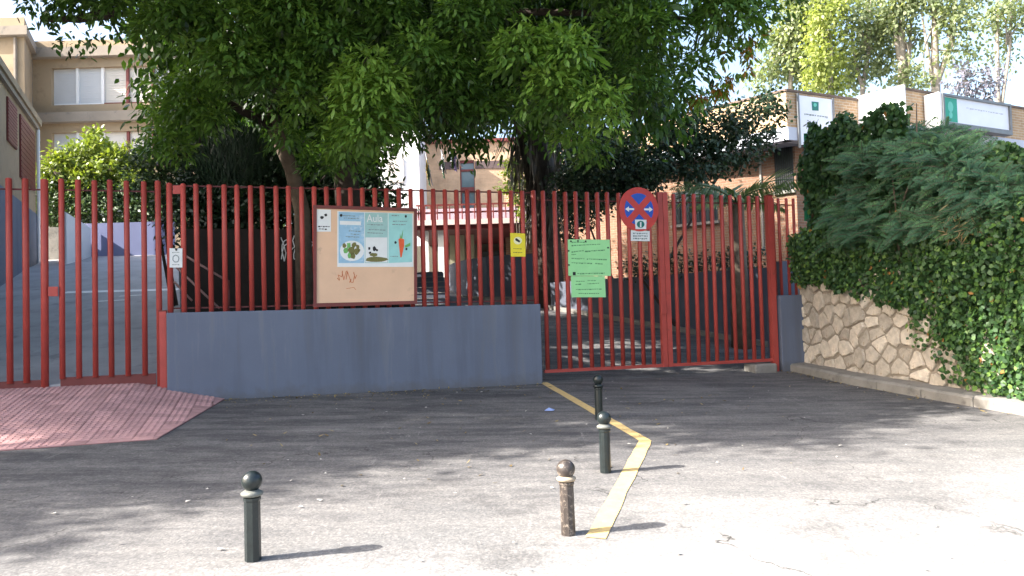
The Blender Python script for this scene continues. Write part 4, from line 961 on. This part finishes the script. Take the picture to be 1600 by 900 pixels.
# green mesh fence on the stone wall
gf = thing('mesh_fence', 'green mesh fence panel with post at the ivy edge above stone wall', 'fence', tuple(wall_at(.1, 2.05, -.2)))
MB().path([wall_at(.05, 1.9, -.2), wall_at(.05, hz(1255, 205, 13.1), -.2)], .03, 8).build('post', GREENMESH, gf, True)
zt_ = hz(1255, 212, 13.1)
mb = MB()
for k in range(40): z = 2.07 + (zt_ - 2.07) * k / 40; mb.path([wall_at(.06, z, -.2), wall_at(1.5, z, -.2)], .005, 4)
for k in range(22): mb.path([wall_at(.06 + k * .065, 2.05, -.2), wall_at(.06 + k * .065, zt_, -.2)], .005, 4)
o = mb.build('mesh', GREENMESH, gf); o['kind'] = 'stuff'
MB().plate(Plane(wall_at(.06, 0, -.22)[:2], wall_at(.6, 0, -.22)[:2]), [(1256, 222), (1275, 222), (1276, 345), (1257, 345)], 0, .004).build('screen_cloth', GREENMESH, gf)

# ================================================================== VEGETATION
def px_lobe(x, y, Y): return P(x, y, Y)
# ---- the big broadleaf tree over the fence
def big_tree():
    bx, by = P(468, 320, 13.2)[0], 13.2
    root = thing('broadleaf_tree', 'large dark green broadleaf tree overhanging the red railing and board', 'tree', (bx, by, gz(bx, by)))
    tr = MB(); f0 = P(472, 330, 13.2); f1 = P(455, 262, 13.0); f2 = P(428, 200, 12.6); f3 = P(420, 90, 12.2)
    tr.path([(f0[0] + .05, f0[1], gz(bx, by) - .2), f0, f1, f2, f3, P(440, -60, 12)], [.17, .14, .125, .12, .11, .08], 12)
    tr.build('trunk', BARK, root, True)
    t2 = MB(); a = P(545, 330, 13.5); t2.path([(a[0], a[1], gz(a[0], a[1]) - .2), a, P(538, 250, 13.4), P(560, 150, 13), P(600, 20, 12.5)], [.26, .23, .21, .19, .14], 12); t2.build('trunk', BARK_DARK, root, True)
    br = MB()
    for s_, e in (((428, 200, 12.6), (300, 120, 11)), ((420, 90, 12.2), (180, 20, 10.5)), ((428, 150, 12.4), (480, 60, 10)), ((560, 150, 13), (700, 100, 10.4)), ((600, 20, 12.5), (860, 60, 10)), ((600, 20, 12.5), (1080, 30, 10.6)), ((560, 100, 13), (560, 120, 10)), ((180, 20, 10.5), (60, 28, 10.4)), ((1080, 30, 10.6), (1200, 0, 10.6))):
        limb(br, P(*s_), P(*e), .085, .025, 7, -.1, 7)
    br.build('limbs', BARK_DARK, root, True)['kind'] = 'stuff'
    L = Leaves(); D = 250  # front: last value is leaf tone, with sunlit and shaded boughs coloured in
    front = [(135, 5, 10.3, .36, .45), (185, 25, 10.1, .36, .45), (232, 45, 10, .28, .5), (290, 50, 9.9, .55, .5), (330, 70, 9.7, .7, .5), (340, -50, 9.8, 1.1, .4), (180, -70, 10.2, .9, .4),
             (305, 140, 10.9, .37, .66), (262, 185, 11.2, .26, .72), (305, 200, 11.4, .38, .6), (268, 225, 11.6, .24, .6), (255, 140, 11, .24, .66), (248, 175, 11.2, .24, .7), (245, 212, 11.4, .24, .68), (290, 175, 11.2, .3, .62), (238, 240, 11.6, .2, .6), (280, 245, 11.6, .26, .55), (330, 160, 11, .5, .5),
             (400, 130, 9.9, .65, .45), (470, 170, 9.9, .5, .5), (430, 40, 9.5, .85, .45), (480, 90, 9.6, .6, .42), (450, 225, 10.6, .3, .55),
             (575, 110, 9.25, .33, .85), (570, 160, 9.3, .42, .8), (590, 205, 9.5, .42, .65), (530, 215, 10.2, .4, .5), (540, 255, 11, .38, .3), (495, 262, 11.8, .34, .3), (590, 258, 11.4, .28, .25),
             (560, 20, 9.5, .9, .4), (660, 60, 9.6, .8, .42), (650, 160, 10, .55, .4), (640, 215, 10.6, .3, .35), (710, 130, 9.9, .55, .4), (740, 180, 10.3, .4, .4), (690, 205, 10.8, .32, .3),
             (770, 40, 9.5, .8, .5), (850, 60, 9.2, .6, .62), (890, 100, 9.2, .5, .68), (820, 130, 9.6, .5, .5), (790, 180, 10.6, .35, .4), (870, 175, 9.7, .45, .5), (935, 165, 9.3, .36, .85), (950, 195, 9.5, .25, .8), (895, 225, 10.3, .36, .45), (930, 250, 11, .3, .4),
             (980, 40, 9.8, .8, .45), (1010, 110, 10.3, .5, .35), (1000, 165, 10.9, .3, .35), (1060, 60, 10.1, .55, .42), (1080, 110, 10.6, .33, .4), (1130, 20, 10.3, .5, .45), (1130, 75, 10.8, .28, .55), (1190, -5, 10.5, .42, .45), (1240, -30, 10.7, .35, .45), (1060, 150, 11, .2, .5)]
    tw = MB()
    for x, y, Y, r, ti in front:
        c = P(x, y, Y)
        if r <= .38: spots = [(c, r * .9)]
        else: spots = [(c + rdir(1)[0] * np.array([1, .6, 1]) * r * RNG.uniform(.25, .8), RNG.uniform(.24, .42)) for _ in range(max(3, int((r / .3) ** 2)))]
        for q, rr_ in spots:
            if r > .45 and RNG.uniform() < .18: continue
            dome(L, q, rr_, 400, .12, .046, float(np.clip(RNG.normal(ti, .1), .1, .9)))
            if RNG.uniform() < .5: limb(tw, q + np.array([RNG.normal() * .3, .7, -.1]), q + np.array([0, 0, rr_ * .6]), .018, .006, 5, -.05, 4)
    tw.build('twigs', BARK_DARK, root, True)['kind'] = 'stuff'
    for x, y, s in ((60, 8, .16), (85, 22, .16), (45, 2, .1), (105, 62, .12), (110, 5, .2), (90, 0, .2), (125, 85, .08), (150, 60, .1)): lobe(L, P(x, y, 10.3), s, 230, .125, .045, 6, .08, .5, .35)
    for x, y, Y, r in ((1150, 95, 10.7, .22), (1120, 140, 10.9, .16), (1175, 60, 10.7, .18), (1095, 165, 11, .14)): clumps(L, P(x, y, Y), r, 5, 30, .13, .11, .04, 1.02, 1)
    L.build('crown', LF_MAIN, root, 'stuff')
    L = Leaves()   # inner foliage, tinted dark for the shade between boughs, and upper foliage
    for x in range(340, 1080, 75):
        for y, Y, r in ((60, 11.8, .8), (140, 12.3, .6)):
            if y > 100 and (x > 980 or x < 260): continue
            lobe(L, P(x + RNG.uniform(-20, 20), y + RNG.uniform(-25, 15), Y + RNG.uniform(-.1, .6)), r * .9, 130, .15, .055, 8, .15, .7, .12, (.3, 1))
    for k in range(46):
        x, Y = RNG.uniform(220, 1150), RNG.uniform(9.4, 13.8); yb = -70 - 40 * RNG.uniform(0, 3)
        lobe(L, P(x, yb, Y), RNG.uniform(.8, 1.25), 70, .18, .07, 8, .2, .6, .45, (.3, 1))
    for k in range(60):
        lobe(L, (RNG.uniform(-7.5, 3.2), RNG.uniform(13.6, 18), RNG.uniform(6.0, 8.8)), RNG.uniform(.9, 1.3), 55, .22, .09, 8, .2, .6, .4, (.2, 1))
    for k in range(34):
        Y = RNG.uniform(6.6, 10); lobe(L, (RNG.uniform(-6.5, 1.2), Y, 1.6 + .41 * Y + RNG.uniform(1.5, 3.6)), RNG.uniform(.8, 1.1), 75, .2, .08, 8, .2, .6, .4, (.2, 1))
    L.build('inner_foliage', LF_MAIN, root, 'stuff')
big_tree()

def added_shade_tree():  # unseen extra tree, put here to shade the brick face and planter
    x, y = -4.3, 20.6; z = gz(x, y); root = thing('added_shade_tree', 'tall tree added to shade the yard, its crown hidden by the front tree', 'tree', (x, y, z)); tr = MB(); L = Leaves(); c = np.array([-2.6, 21.6, 9.4])
    tr.path([(x, y, z - .2), (x + .1, y, z + 3), (-3.4, 21.1, 7.5), tuple(c)], [.26, .22, .18, .08], 10)
    for k in range(60):
        p = c + rdir(1)[0] * np.array([3.4, 3.0, 1.9]) * RNG.uniform(.3, 1) ** .6; lobe(L, p, RNG.uniform(.6, .9), 55, .22, .1, 7, .2, .4, .4, (.2, 1))
        if k < 22: lobe(L, (RNG.uniform(-8.5, -4), RNG.uniform(20, 22.3), RNG.uniform(5, 8)), .8, 70, .2, .09, 7, .2, .4, .3, (.2, 1)); lobe(L, (RNG.uniform(-4, -.8), RNG.uniform(18.8, 20.5), RNG.uniform(6.9, 8.3)), .7, 60, .2, .09, 7, .2, .4, .3, (.2, 1))
        if k < 14: lobe(L, (RNG.uniform(-6.3, -3.6), RNG.uniform(18.6, 20.8), RNG.uniform(4.6, 6.8)), .7, 70, .2, .09, 7, .2, .4, .3, (.2, 1))
        if k % 5 == 0: limb(tr, (-3.4, 21.1, 7.5), p, .06, .02, 5, 0, 5)
    tr.build('trunk', BARK, root, True); L.build('crown', LF_MAIN, root, 'stuff')
added_shade_tree()
# ---- palm with a shaggy trunk
def palm_old():
    x, y = 1.02, 20.6; z = 1.75; root = thing('palm_tree', 'palm with thick shaggy dark trunk behind the vehicle gate', 'palm', (x, y, z))
    q = [(x, y, z - .3), (x - .05, y, 3.5), (x - .2, y, 5.2), (x - .35, y, 6.4), (x - .4, y, 7.6)]
    MB().path(q, [.42, .38, .36, .42, .36], 14).build('trunk', BARK_DARK, root, True)
    L = Leaves(); n = 520; t = RNG.uniform(0, 1, n); ang = RNG.uniform(0, 6.283, n); r = .42 + RNG.uniform(0, .35, n) * (t > .35)
    pos = np.stack([x - .15 - .25 * t + r * np.cos(ang), y + r * np.sin(ang), 4.2 + 3.4 * t], 1)
    out = np.stack([np.cos(ang), np.sin(ang), np.zeros(n)], 1)
    L.add(pos, np.array([0, 0, -1]) + out * RNG.uniform(-.1, .45, (n, 1)) + RNG.normal(0, .12, (n, 3)), out, RNG.uniform(.5, 1.2, n), RNG.uniform(.03, .09, n), RNG.uniform(0, .8, n))
    L.build('dead_leaves', LF_DEAD, root, 'stuff')
    fronds(root, np.array([x - .4, y, 7.6]), 16, 2.6, LF_PALM, 'frond')
def fronds(root, c, n, ln, mat, name, spec=None):
    for k in range(n):
        if spec: a, el, l = spec[k]
        else: a = 2 * math.pi * k / n + random.uniform(-.2, .2); el = random.uniform(.1, 1.0); l = ln * random.uniform(.8, 1.1)
        d = np.array([math.cos(a), math.sin(a), 0]); m = 34; L = Leaves(); T = np.linspace(0, 1, m)
        pts = np.array([c + d * l * t * math.cos(el * (1 - .5 * t)) + np.array([0, 0, l * (math.sin(el) * t - .55 * t * t)]) for t in T])
        side = np.cross(d, [0, 0, 1])
        for s in (-1, 1):
            p = pts[4:]; tt = T[4:, None]; tg = unit(np.gradient(pts, axis=0))[4:]
            ax = side * s * (1 - .45 * tt) + tg * (.55 + .5 * tt) + np.array([0, 0, -.2 + .65 * s]) + RNG.normal(0, .06, p.shape)
            L.add(p, ax, np.array([0, 0, 1.0]) + RNG.normal(0, .2, p.shape), l * .28 * np.sin(np.pi * (T[4:] * .8 + .16)), .042, RNG.uniform(.2, .9, len(p)))
        f = L.build(name, mat, root, None, .1)
        MB().path(pts[::3], list(np.linspace(.022, .006, len(pts[::3]))), 5).build('rib', LF_PALM, f, True)
palm_old()
def palm_young():
    c = P(1150, 318, 15.4); root = thing('palm_plant', 'young feathery palm with arching fronds behind the right gate leaf', 'palm', (c[0], c[1], gz(c[0], c[1])))
    MB().path([(c[0], c[1], gz(c[0], c[1]) - .1), tuple(c)], [.2, .15], 10).build('trunk', BARK, root, True)
    fronds(root, c, 9, 1.6, LF_PALM, 'frond', [(3.0, .55, 1.75), (3.3, .85, 1.5), (2.4, .9, 1.5), (.1, .85, 1.85), (.5, .5, 1.5), (5.6, .7, 1.2), (4.4, .6, 1.1), (1.4, .9, 1.4), (3.7, .4, 1.3)])
palm_young()

def bush(name, label, cat, lobes, mat, leaf, wid, dens=200, tint=.5, base=None, group=None, per=7, spread=.1, droop=.2, tv=.3, stems=True):
    c = np.mean([P(*l[:3]) for l in lobes], 0) if base is None else np.array(base); zb = gz(c[0], c[1]) if base is None else base[2]
    root = thing(name, label, cat, (c[0], c[1], zb), group); L = Leaves(); st = MB()
    for l in lobes:
        p = P(*l[:3]); r = l[3]; lobe(L, p, r, dens, leaf, wid, per, spread, droop, l[4] if len(l) > 4 else tint, (.45, 1.05), tv)
        if stems and (len(lobes) < 6 or lobes.index(l) % (9 if name == 'evergreen_tree' else 3) == 0): limb(st, (c[0] + RNG.normal() * .1, c[1] + RNG.normal() * .1, zb - .1), p, .05, .015, 5, 0, 5)
    L.build('foliage', mat, root, 'stuff')
    if stems: st.build('stems', BARK_DARK, root, True)['kind'] = 'stuff'
    return root
bush('yellow_bush', 'bright yellow green bush on the terrace behind the far left gate', 'bush', [(85, 268, 27, .65), (120, 250, 27.3, .75), (150, 238, 27.6, .7), (175, 262, 27.2, .75), (205, 255, 27.6, .7), (130, 285, 26.8, .6), (215, 285, 27, .6), (75, 290, 26.8, .5), (150, 215, 28, .35)], LF_BRIGHT, .2, .1, 150, .5, (-14, 27.2, 3.9), droop=.1)
bush('hedge', 'dark brown green hedge behind the lilac wall atop the ramp', 'hedge', [(70 + 30 * k, 325, 26.6, (.75, .5, .8), .4) for k in range(8)] + [(85 + 30 * k, 300, 26.9, (.75, .5, .6), .4) for k in range(7)], LF_DRY if False else LF_VARIEG, .16, .08, 150, .2, (-13, 26.6, 3.9), tv=.2)
bush('variegated_shrub', 'grey green variegated shrub above the railing left of the conifer', 'shrub', [(250, 250, 15.5, .55), (290, 235, 15.7, .55), (320, 215, 15.9, .5), (240, 280, 15.3, .5), (300, 270, 15.4, .5), (270, 200, 16, .45, .7), (340, 255, 15.6, .45)], LF_VARIEG, .1, .055, 260, .55, None)
def conifer():
    c = P(390, 330, 15.2); root = thing('conifer_shrub', 'dark feathery conifer shrub above the railing beside the leaning trunk', 'conifer', (c[0], c[1], gz(c[0], c[1])))
    L = Leaves(); n = 9000; cc = P(375, 262, 15.2)
    d = rdir(n); r = RNG.uniform(.3, 1.0, (n, 1)) ** .5; pos = cc + d * r * np.array([1.05, .8, 1.15]) + np.array([0, 0, -.4])
    L.add(pos, d * .5 + np.array([0, 0, .9]) + RNG.normal(0, .3, (n, 3)), d, RNG.uniform(.12, .3, n), .02, np.clip(RNG.normal(.4, .25, n), 0, 1)); L.build('foliage', LF_CONIFER, root, 'stuff')
    MB().path([(c[0], c[1], gz(c[0], c[1]) - .1), tuple(cc)], [.12, .05], 8).build('trunk', BARK_DARK, root, True)
conifer()
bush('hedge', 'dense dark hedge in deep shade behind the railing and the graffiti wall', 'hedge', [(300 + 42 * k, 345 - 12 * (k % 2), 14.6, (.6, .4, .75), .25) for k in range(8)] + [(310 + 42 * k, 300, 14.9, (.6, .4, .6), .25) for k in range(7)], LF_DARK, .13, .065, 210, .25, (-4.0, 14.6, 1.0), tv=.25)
bush('climber', 'yellow green climbing shrub in sun left of the shaggy palm', 'shrub', [(802, 270, 25.5, .35), (818, 290, 25.4, .4), (795, 292, 25.6, .3), (815, 315, 25.3, .3), (800, 255, 25.7, .22), (824, 335, 25.2, .25)], LF_BRIGHT, .15, .08, 170, .45, (.3, 25.4, 2.6))
bush('evergreen_tree', 'dark evergreen small tree in front of the brick building roof', 'tree', [(900, 290, 18.6, .7), (950, 275, 18.6, .8), (1010, 255, 18.8, .8), (1060, 225, 19, .75), (1110, 205, 19, .7), (1150, 185, 19.1, .55), (1190, 165, 19.2, .35, .6), (1200, 150, 19.3, .2, .7), (1090, 255, 18.8, .7), (1150, 235, 18.9, .6), (1190, 215, 19, .4), (1000, 285, 18.4, .6), (920, 250, 18.9, .6), (1215, 175, 19.2, .25, .6), (1040, 200, 19.3, .4), (1080, 180, 19.4, .35), (880, 250, 22, .9), (930, 230, 22.5, .9), (960, 260, 23, .9), (900, 215, 23, .8), (875, 290, 23.6, .9), (905, 320, 23.2, .8), (885, 350, 22.6, .6), (935, 300, 23.6, .8), (860, 250, 24, .8), (960, 225, 23.4, .8), (990, 240, 23, .7)], LF_DARK, .13, .075, 190, .45, (2.9, 18.7, 1.4), tv=.35)
bush('low_shrub', 'low dark shrubs along the retaining wall behind the right gate leaf', 'shrub', [(990 + 24 * k, 418 - 1.5 * k, 17.9 - .2 * k, (.3, .25, .22), .3) for k in range(9)], LF_DARK, .09, .05, 200, .35, None)

# ---- ivy, climbers and feathery shrub over the stone wall
def sheet_leaves(L, n, s0, s1, zlo, zhi, off, bulge, leaf, tint, tv=.25, fn=None):
    s = RNG.uniform(s0, s1, n); u = RNG.uniform(0, 1, n); pos = []; keep = []
    ph = RNG.uniform(0, 6, 4)
    for i in range(n):
        lo, hi = zlo(s[i]), zhi(s[i])
        z = lo + (hi - lo) * u[i]
        b = math.sin(s[i] * 2.1 + ph[0] + z) * .5 + math.sin(z * 3.1 + ph[1] - s[i] * 1.3) * .5 + math.sin(s[i] * 5.3 + ph[2]) * math.sin(z * 4.7 + ph[3]) * .6
        pos.append(wall_at(max(0.0, s[i]), z, off + bulge * b + RNG.uniform(-.12, .06)))
    pos = np.array(pos); p2 = wall_pt(2.5); nrm = np.array([-.93, -.33, .25])
    k = len(pos)
    L.add(pos, np.array([0, 0, -.8]) + RNG.normal(0, .55, (k, 3)), nrm + RNG.normal(0, .45, (k, 3)), leaf * RNG.uniform(.6, 1.25, k), leaf * .85 * RNG.uniform(.7, 1.2, k), np.where(RNG.uniform(0, 1, k) < .006, 1.0, np.clip(RNG.normal(tint, tv, k), 0, .96)))
def ivy_low(s):      # lower limit of the ivy along the wall
    pts = [(0, 2.04), (.7, 2.0), (1.3, 1.9), (1.9, 1.7), (2.5, 1.62), (3.0, 1.45), (3.3, 1.1), (3.6, .7), (3.9, .45), (12, .4)]
    for (a, b), (c, d) in zip(pts[:-1], pts[1:]):
        if a <= s <= c: return b + (d - b) * (s - a) / (c - a) + .07 * math.sin(s * 17)
    return .4
iv = thing('ivy', 'thick green ivy spilling over and down the stone wall', 'ivy', tuple(wall_at(3, 2.0, -.2)))
L = Leaves()
sheet_leaves(L, 21000, 0, 8, ivy_low, lambda s: 2.75 + .15 * math.sin(s * 1.7), .12, .13, .07, .46, .27)
sheet_leaves(L, 5000, 0, 10, lambda s: max(1.9, ivy_low(s)), lambda s: 2.8, .0, .1, .085, .35, .2)
sheet_leaves(L, 350, 2.7, 3.9, lambda s: max(.55, ivy_low(s) - .5), lambda s: ivy_low(s) + .1, .08, .03, .07, .6, .25)
sheet_leaves(L, 7000, 3.2, 6, ivy_low, lambda s: 2.3, .1, .05, .07, .5, .25)
L.build('leaves', LF_IVY, iv, 'stuff')
st = MB()
for k in range(16):
    s = .6 + k * .55; st.path([wall_at(s, 2.05, .03), wall_at(s + .15, max(.5, ivy_low(s) + .1), .06), ], [.02, .01], 5)
st.build('stems', BARK, iv, True)['kind'] = 'stuff'
cl = thing('climber', 'dark creeper with small leaves covering the green mesh fence', 'climber', tuple(wall_at(.8, 2.05, -.2)))
L = Leaves(); zt_ = hz(1260, 198, 13.1)
sheet_leaves(L, 8000, 0.2, 2.6, lambda s: 2.5 if s > .28 else 2.3 + RNG.choice([0, 1.3]), lambda s: zt_ + .12 * math.sin(s * 6) - .12 * s, -.05, .1, .1, .3, .18)
L.build('leaves', LF_IVY, cl, 'stuff')
st = MB()
for k in range(8): st.path([wall_at(.15 + k * .35, 2.05, -.15), wall_at(.3 + k * .35, 3.2, -.12), wall_at(.2 + k * .37, zt_ - .3, -.13)], [.02, .015, .008], 5)
st.build('stems', BARK, cl, True)['kind'] = 'stuff'
c2 = thing('climber', 'pale dense creeper mass at the right edge of the picture', 'climber', tuple(wall_at(6, 2.05, -.4)))
L = Leaves(); sheet_leaves(L, 14000, 2.4, 8, lambda s: 2.4, lambda s: min(3.5, 3.2 + .4 * (s - 3.1)) + .12 * math.sin(s * 5.3), -.3, .16, .085, .42, .25)
L.build('leaves', LF_IVY, c2, 'stuff')
st = MB()
for k in range(9): st.path([wall_at(4 + k * .6, 2.0, -.4), wall_at(4.1 + k * .6, 3.3, -.4)], [.025, .01], 5)
st.build('stems', BARK, c2, True)['kind'] = 'stuff'
def feathery():
    c = wall_at(2.4, 2.05, -.2); root = thing('feathery_shrub', 'large blue green feathery shrub growing above the stone wall', 'shrub', tuple(c))
    st = MB(); L = Leaves(); tops = [(1.2, 3.7), (2.0, 4.1), (2.6, 4.1), (3.0, 3.95), (3.5, 3.6), (4.0, 3.15), (4.4, 2.9)]
    for k in range(1900):
        s_ = RNG.uniform(1.3, 4.3); zt = np.interp(s_, [a for a, b in tops], [b for a, b in tops]); u = RNG.uniform(0, 1); z = 2.5 + (zt - 2.5) * u
        depth = .16 - .3 * u * u + RNG.uniform(-.4, .08) + .12 * math.sin(z * 6 + s_ * 2)
        o0 = wall_at(s_, z, depth); dd = wall_pt(s_)[1]; sg = RNG.choice([-1, 1], p=[.6, .4])
        aa = RNG.uniform(math.pi * .85, math.pi * 2.08); d = np.array([math.cos(aa), .7 * math.sin(aa), RNG.uniform(-.35, .45) + .35 * u]) + RNG.normal(0, .2, 3); d /= np.linalg.norm(d); ln = RNG.uniform(.24, .46); m = 22; T = np.linspace(0, 1, m)
        pts = np.array([o0 + d * ln * t + np.array([0, 0, -.3 * ln * t * t]) for t in T]); n0 = np.array([-.5, -.6, .6]) + RNG.normal(0, .25, 3); side = unit(np.cross(d, n0)); ti = RNG.uniform(.2, .8) + .35 * max(0, u - .6)
        for q in (-1, 1):
            p = pts[2:]; L.add(p, side * q + d * .45 + np.array([0, 0, -.15]) + RNG.normal(0, .08, p.shape), n0 + RNG.normal(0, .2, p.shape), .085 * np.sin(np.pi * (T[2:] * .75 + .2)), .0115, np.clip(ti + RNG.normal(0, .1, len(p)), 0, 1))
        st.path(pts[::7], .003, 3)
    for k in range(9): limb(st, c + np.array([0, RNG.normal() * .2, -.1]), c + np.array([RNG.normal() * .2, RNG.normal() * .6, RNG.uniform(.8, 1.7)]), .03, .008, 5, 0, 5)
    L.build('foliage', LF_FEATHER, root, 'stuff', .1); st.build('stems', BARK, root, True)['kind'] = 'stuff'
feathery()
dr = thing('dry_shrub', 'patch of dry straw coloured twigs between the shrub and ivy', 'shrub', tuple(wall_at(3.9, 2.3, .1)))
L = Leaves(); lobe(L, wall_at(3.7, 2.6, .12), (.16, .45, .14), 420, .14, .012, 8, .1, .1, .5, (.3, 1)); L.build('twigs', LF_DRY, dr, 'stuff')

# ---- poplars far right
def poplar(label, px, ybase, Y, trunks, lobes, mat, dens=75, group='tall trees beyond the brick building', leaf=.23):
    b = P(px, ybase, Y); zb = gz(b[0], b[1]); root = thing('poplar_tree', label, 'tree', (b[0], b[1], zb), group); tr = MB(); ends = []
    for tx, ty, r in trunks:
        e = P(tx, ty, Y); tr.path([(b[0], b[1], zb - .2), b + np.array([RNG.normal() * .1, 0, 0]), b * .5 + e * .5 + np.array([RNG.normal() * .25, 0, 0]), e], [r * 1.2, r, r * .8, r * .4], 8)
    L = Leaves()
    for x, y, r in lobes:
        p = P(x, y, Y + RNG.uniform(-1, 1)); lobe(L, p, (r, r, r * 1.15), dens, leaf, leaf * .62, 6, .28, .3, .5, (.25, 1.1), .35)
        k = trunks[int(RNG.integers(len(trunks)))]; e = P(k[0], k[1], Y); m = b * .45 + e * .55; limb(tr, m, p, .06, .02, 5, -.1, 5)
    tr.build('trunk', BARK_PALE, root, True); L.build('crown', mat, root, 'stuff')
poplar('grey green tree at the left of the trees beyond the brick roof', 1235, 135, 38, [(1240, 20, .12)], [(1215, 60, .8), (1240, 40, .9), (1225, 95, .8), (1200, 110, .55), (1250, 80, .8), (1265, 20, .9), (1240, 0, .8), (1255, 115, .7), (1180, 125, .35)], LF_POPLAR)
poplar('bright lime green tree in full sun beyond the square sign', 1290, 140, 36, [(1290, 20, .12)], [(1285, 30, .7), (1290, 60, .75), (1280, 90, .7), (1295, 115, .7), (1310, 85, .5), (1275, 125, .55), (1300, 0, .8), (1305, 135, .5)], LF_LIME)
poplar('loose pale green tree between the lime tree and pale trunks', 1350, 140, 38, [(1355, 10, .12), (1330, 40, .09)], [(1335, 30, .9), (1360, 60, .9), (1345, 95, .8), (1375, 105, .7), (1330, 125, .6), (1380, 30, .8), (1360, -10, .9), (1395, 75, .6)], LF_POPLAR, 66)
poplar('tall sparse poplar with pale trunk above the white panel', 1412, 150, 37, [(1410, -40, .22), (1395, -30, .15), (1425, 20, .12)], [(1400, 10, .8), (1425, -10, .8), (1435, 55, .45), (1420, 110, .5), (1395, 45, .5), (1408, 135, .5)], LF_POPLAR, 66)
poplar('sparse poplar with several bare pale trunks left of the long sign', 1462, 150, 36, [(1470, -60, .2), (1450, -40, .14), (1495, -20, .16), (1440, 20, .1)], [(1480, 15, .7), (1500, 40, .6), (1510, -10, .8), (1450, -5, .6), (1490, 85, .45), (1445, 125, .4), (1520, 80, .4)], LF_POPLAR, 60)
poplar('thin airy tree at the top right corner against the sky', 1565, 160, 40, [(1560, -40, .12), (1580, -10, .1)], [(1560, 15, .9), (1590, 0, .9), (1570, 60, .7), (1555, 95, .4), (1605, 30, .8), (1540, 40, .5), (1580, 100, .3)], LF_POPLAR, 36)
bush('violet_tree', 'low grey violet leaved tree just above the long sign', 'tree', [(1500, 125, 33, .6), (1525, 130, 33, .7), (1550, 120, 33.3, .6), (1540, 145, 33, .5), (1510, 105, 33.3, .4)], LF_PURPLE, .2, .1, 45, .5, (18.5, 33, 3))

# ---- street trees beyond the left edge of the picture, which shade the road
def street_tree(label, x, y, zc, r, n=70):
    z = gz(x, y); root = thing('street_tree', label, 'tree', (x, y, z), 'street trees left of the gate'); tr = MB(); L = Leaves(); c = np.array([x, y, z + zc])
    tr.path([(x, y, z - .2), (x + .1, y, z + 2), (x, y + .1, z + zc - r[2] * .4), tuple(c)], [.3, .24, .2, .1], 10)
    for k in range(n):
        d = rdir(1)[0]; p = c + d * np.array(r) * RNG.uniform(.25, 1) ** .6; lobe(L, p, RNG.uniform(.55, .9), 70, .2, .09, 7, .2, .4, .45, (.2, 1))
        if k % 4 == 0: limb(tr, c - np.array([0, 0, r[2] * .5]), p, .07, .02, 5, 0, 5)
    tr.build('trunk', BARK, root, True); L.build('crown', LF_MAIN, root, 'stuff')
street_tree('street tree with round crown just left of the picture', -11.0, 7.2, 8.0, (4.5, 3.6, 2.4), 85)
street_tree('street tree farther left along the road', -15.6, 3.8, 7.8, (3.6, 3.1, 2.2), 62)
street_tree('street tree behind the railing beyond the left picture edge', -15.5, 12.5, 9.0, (3.6, 3.6, 2.6), 60)
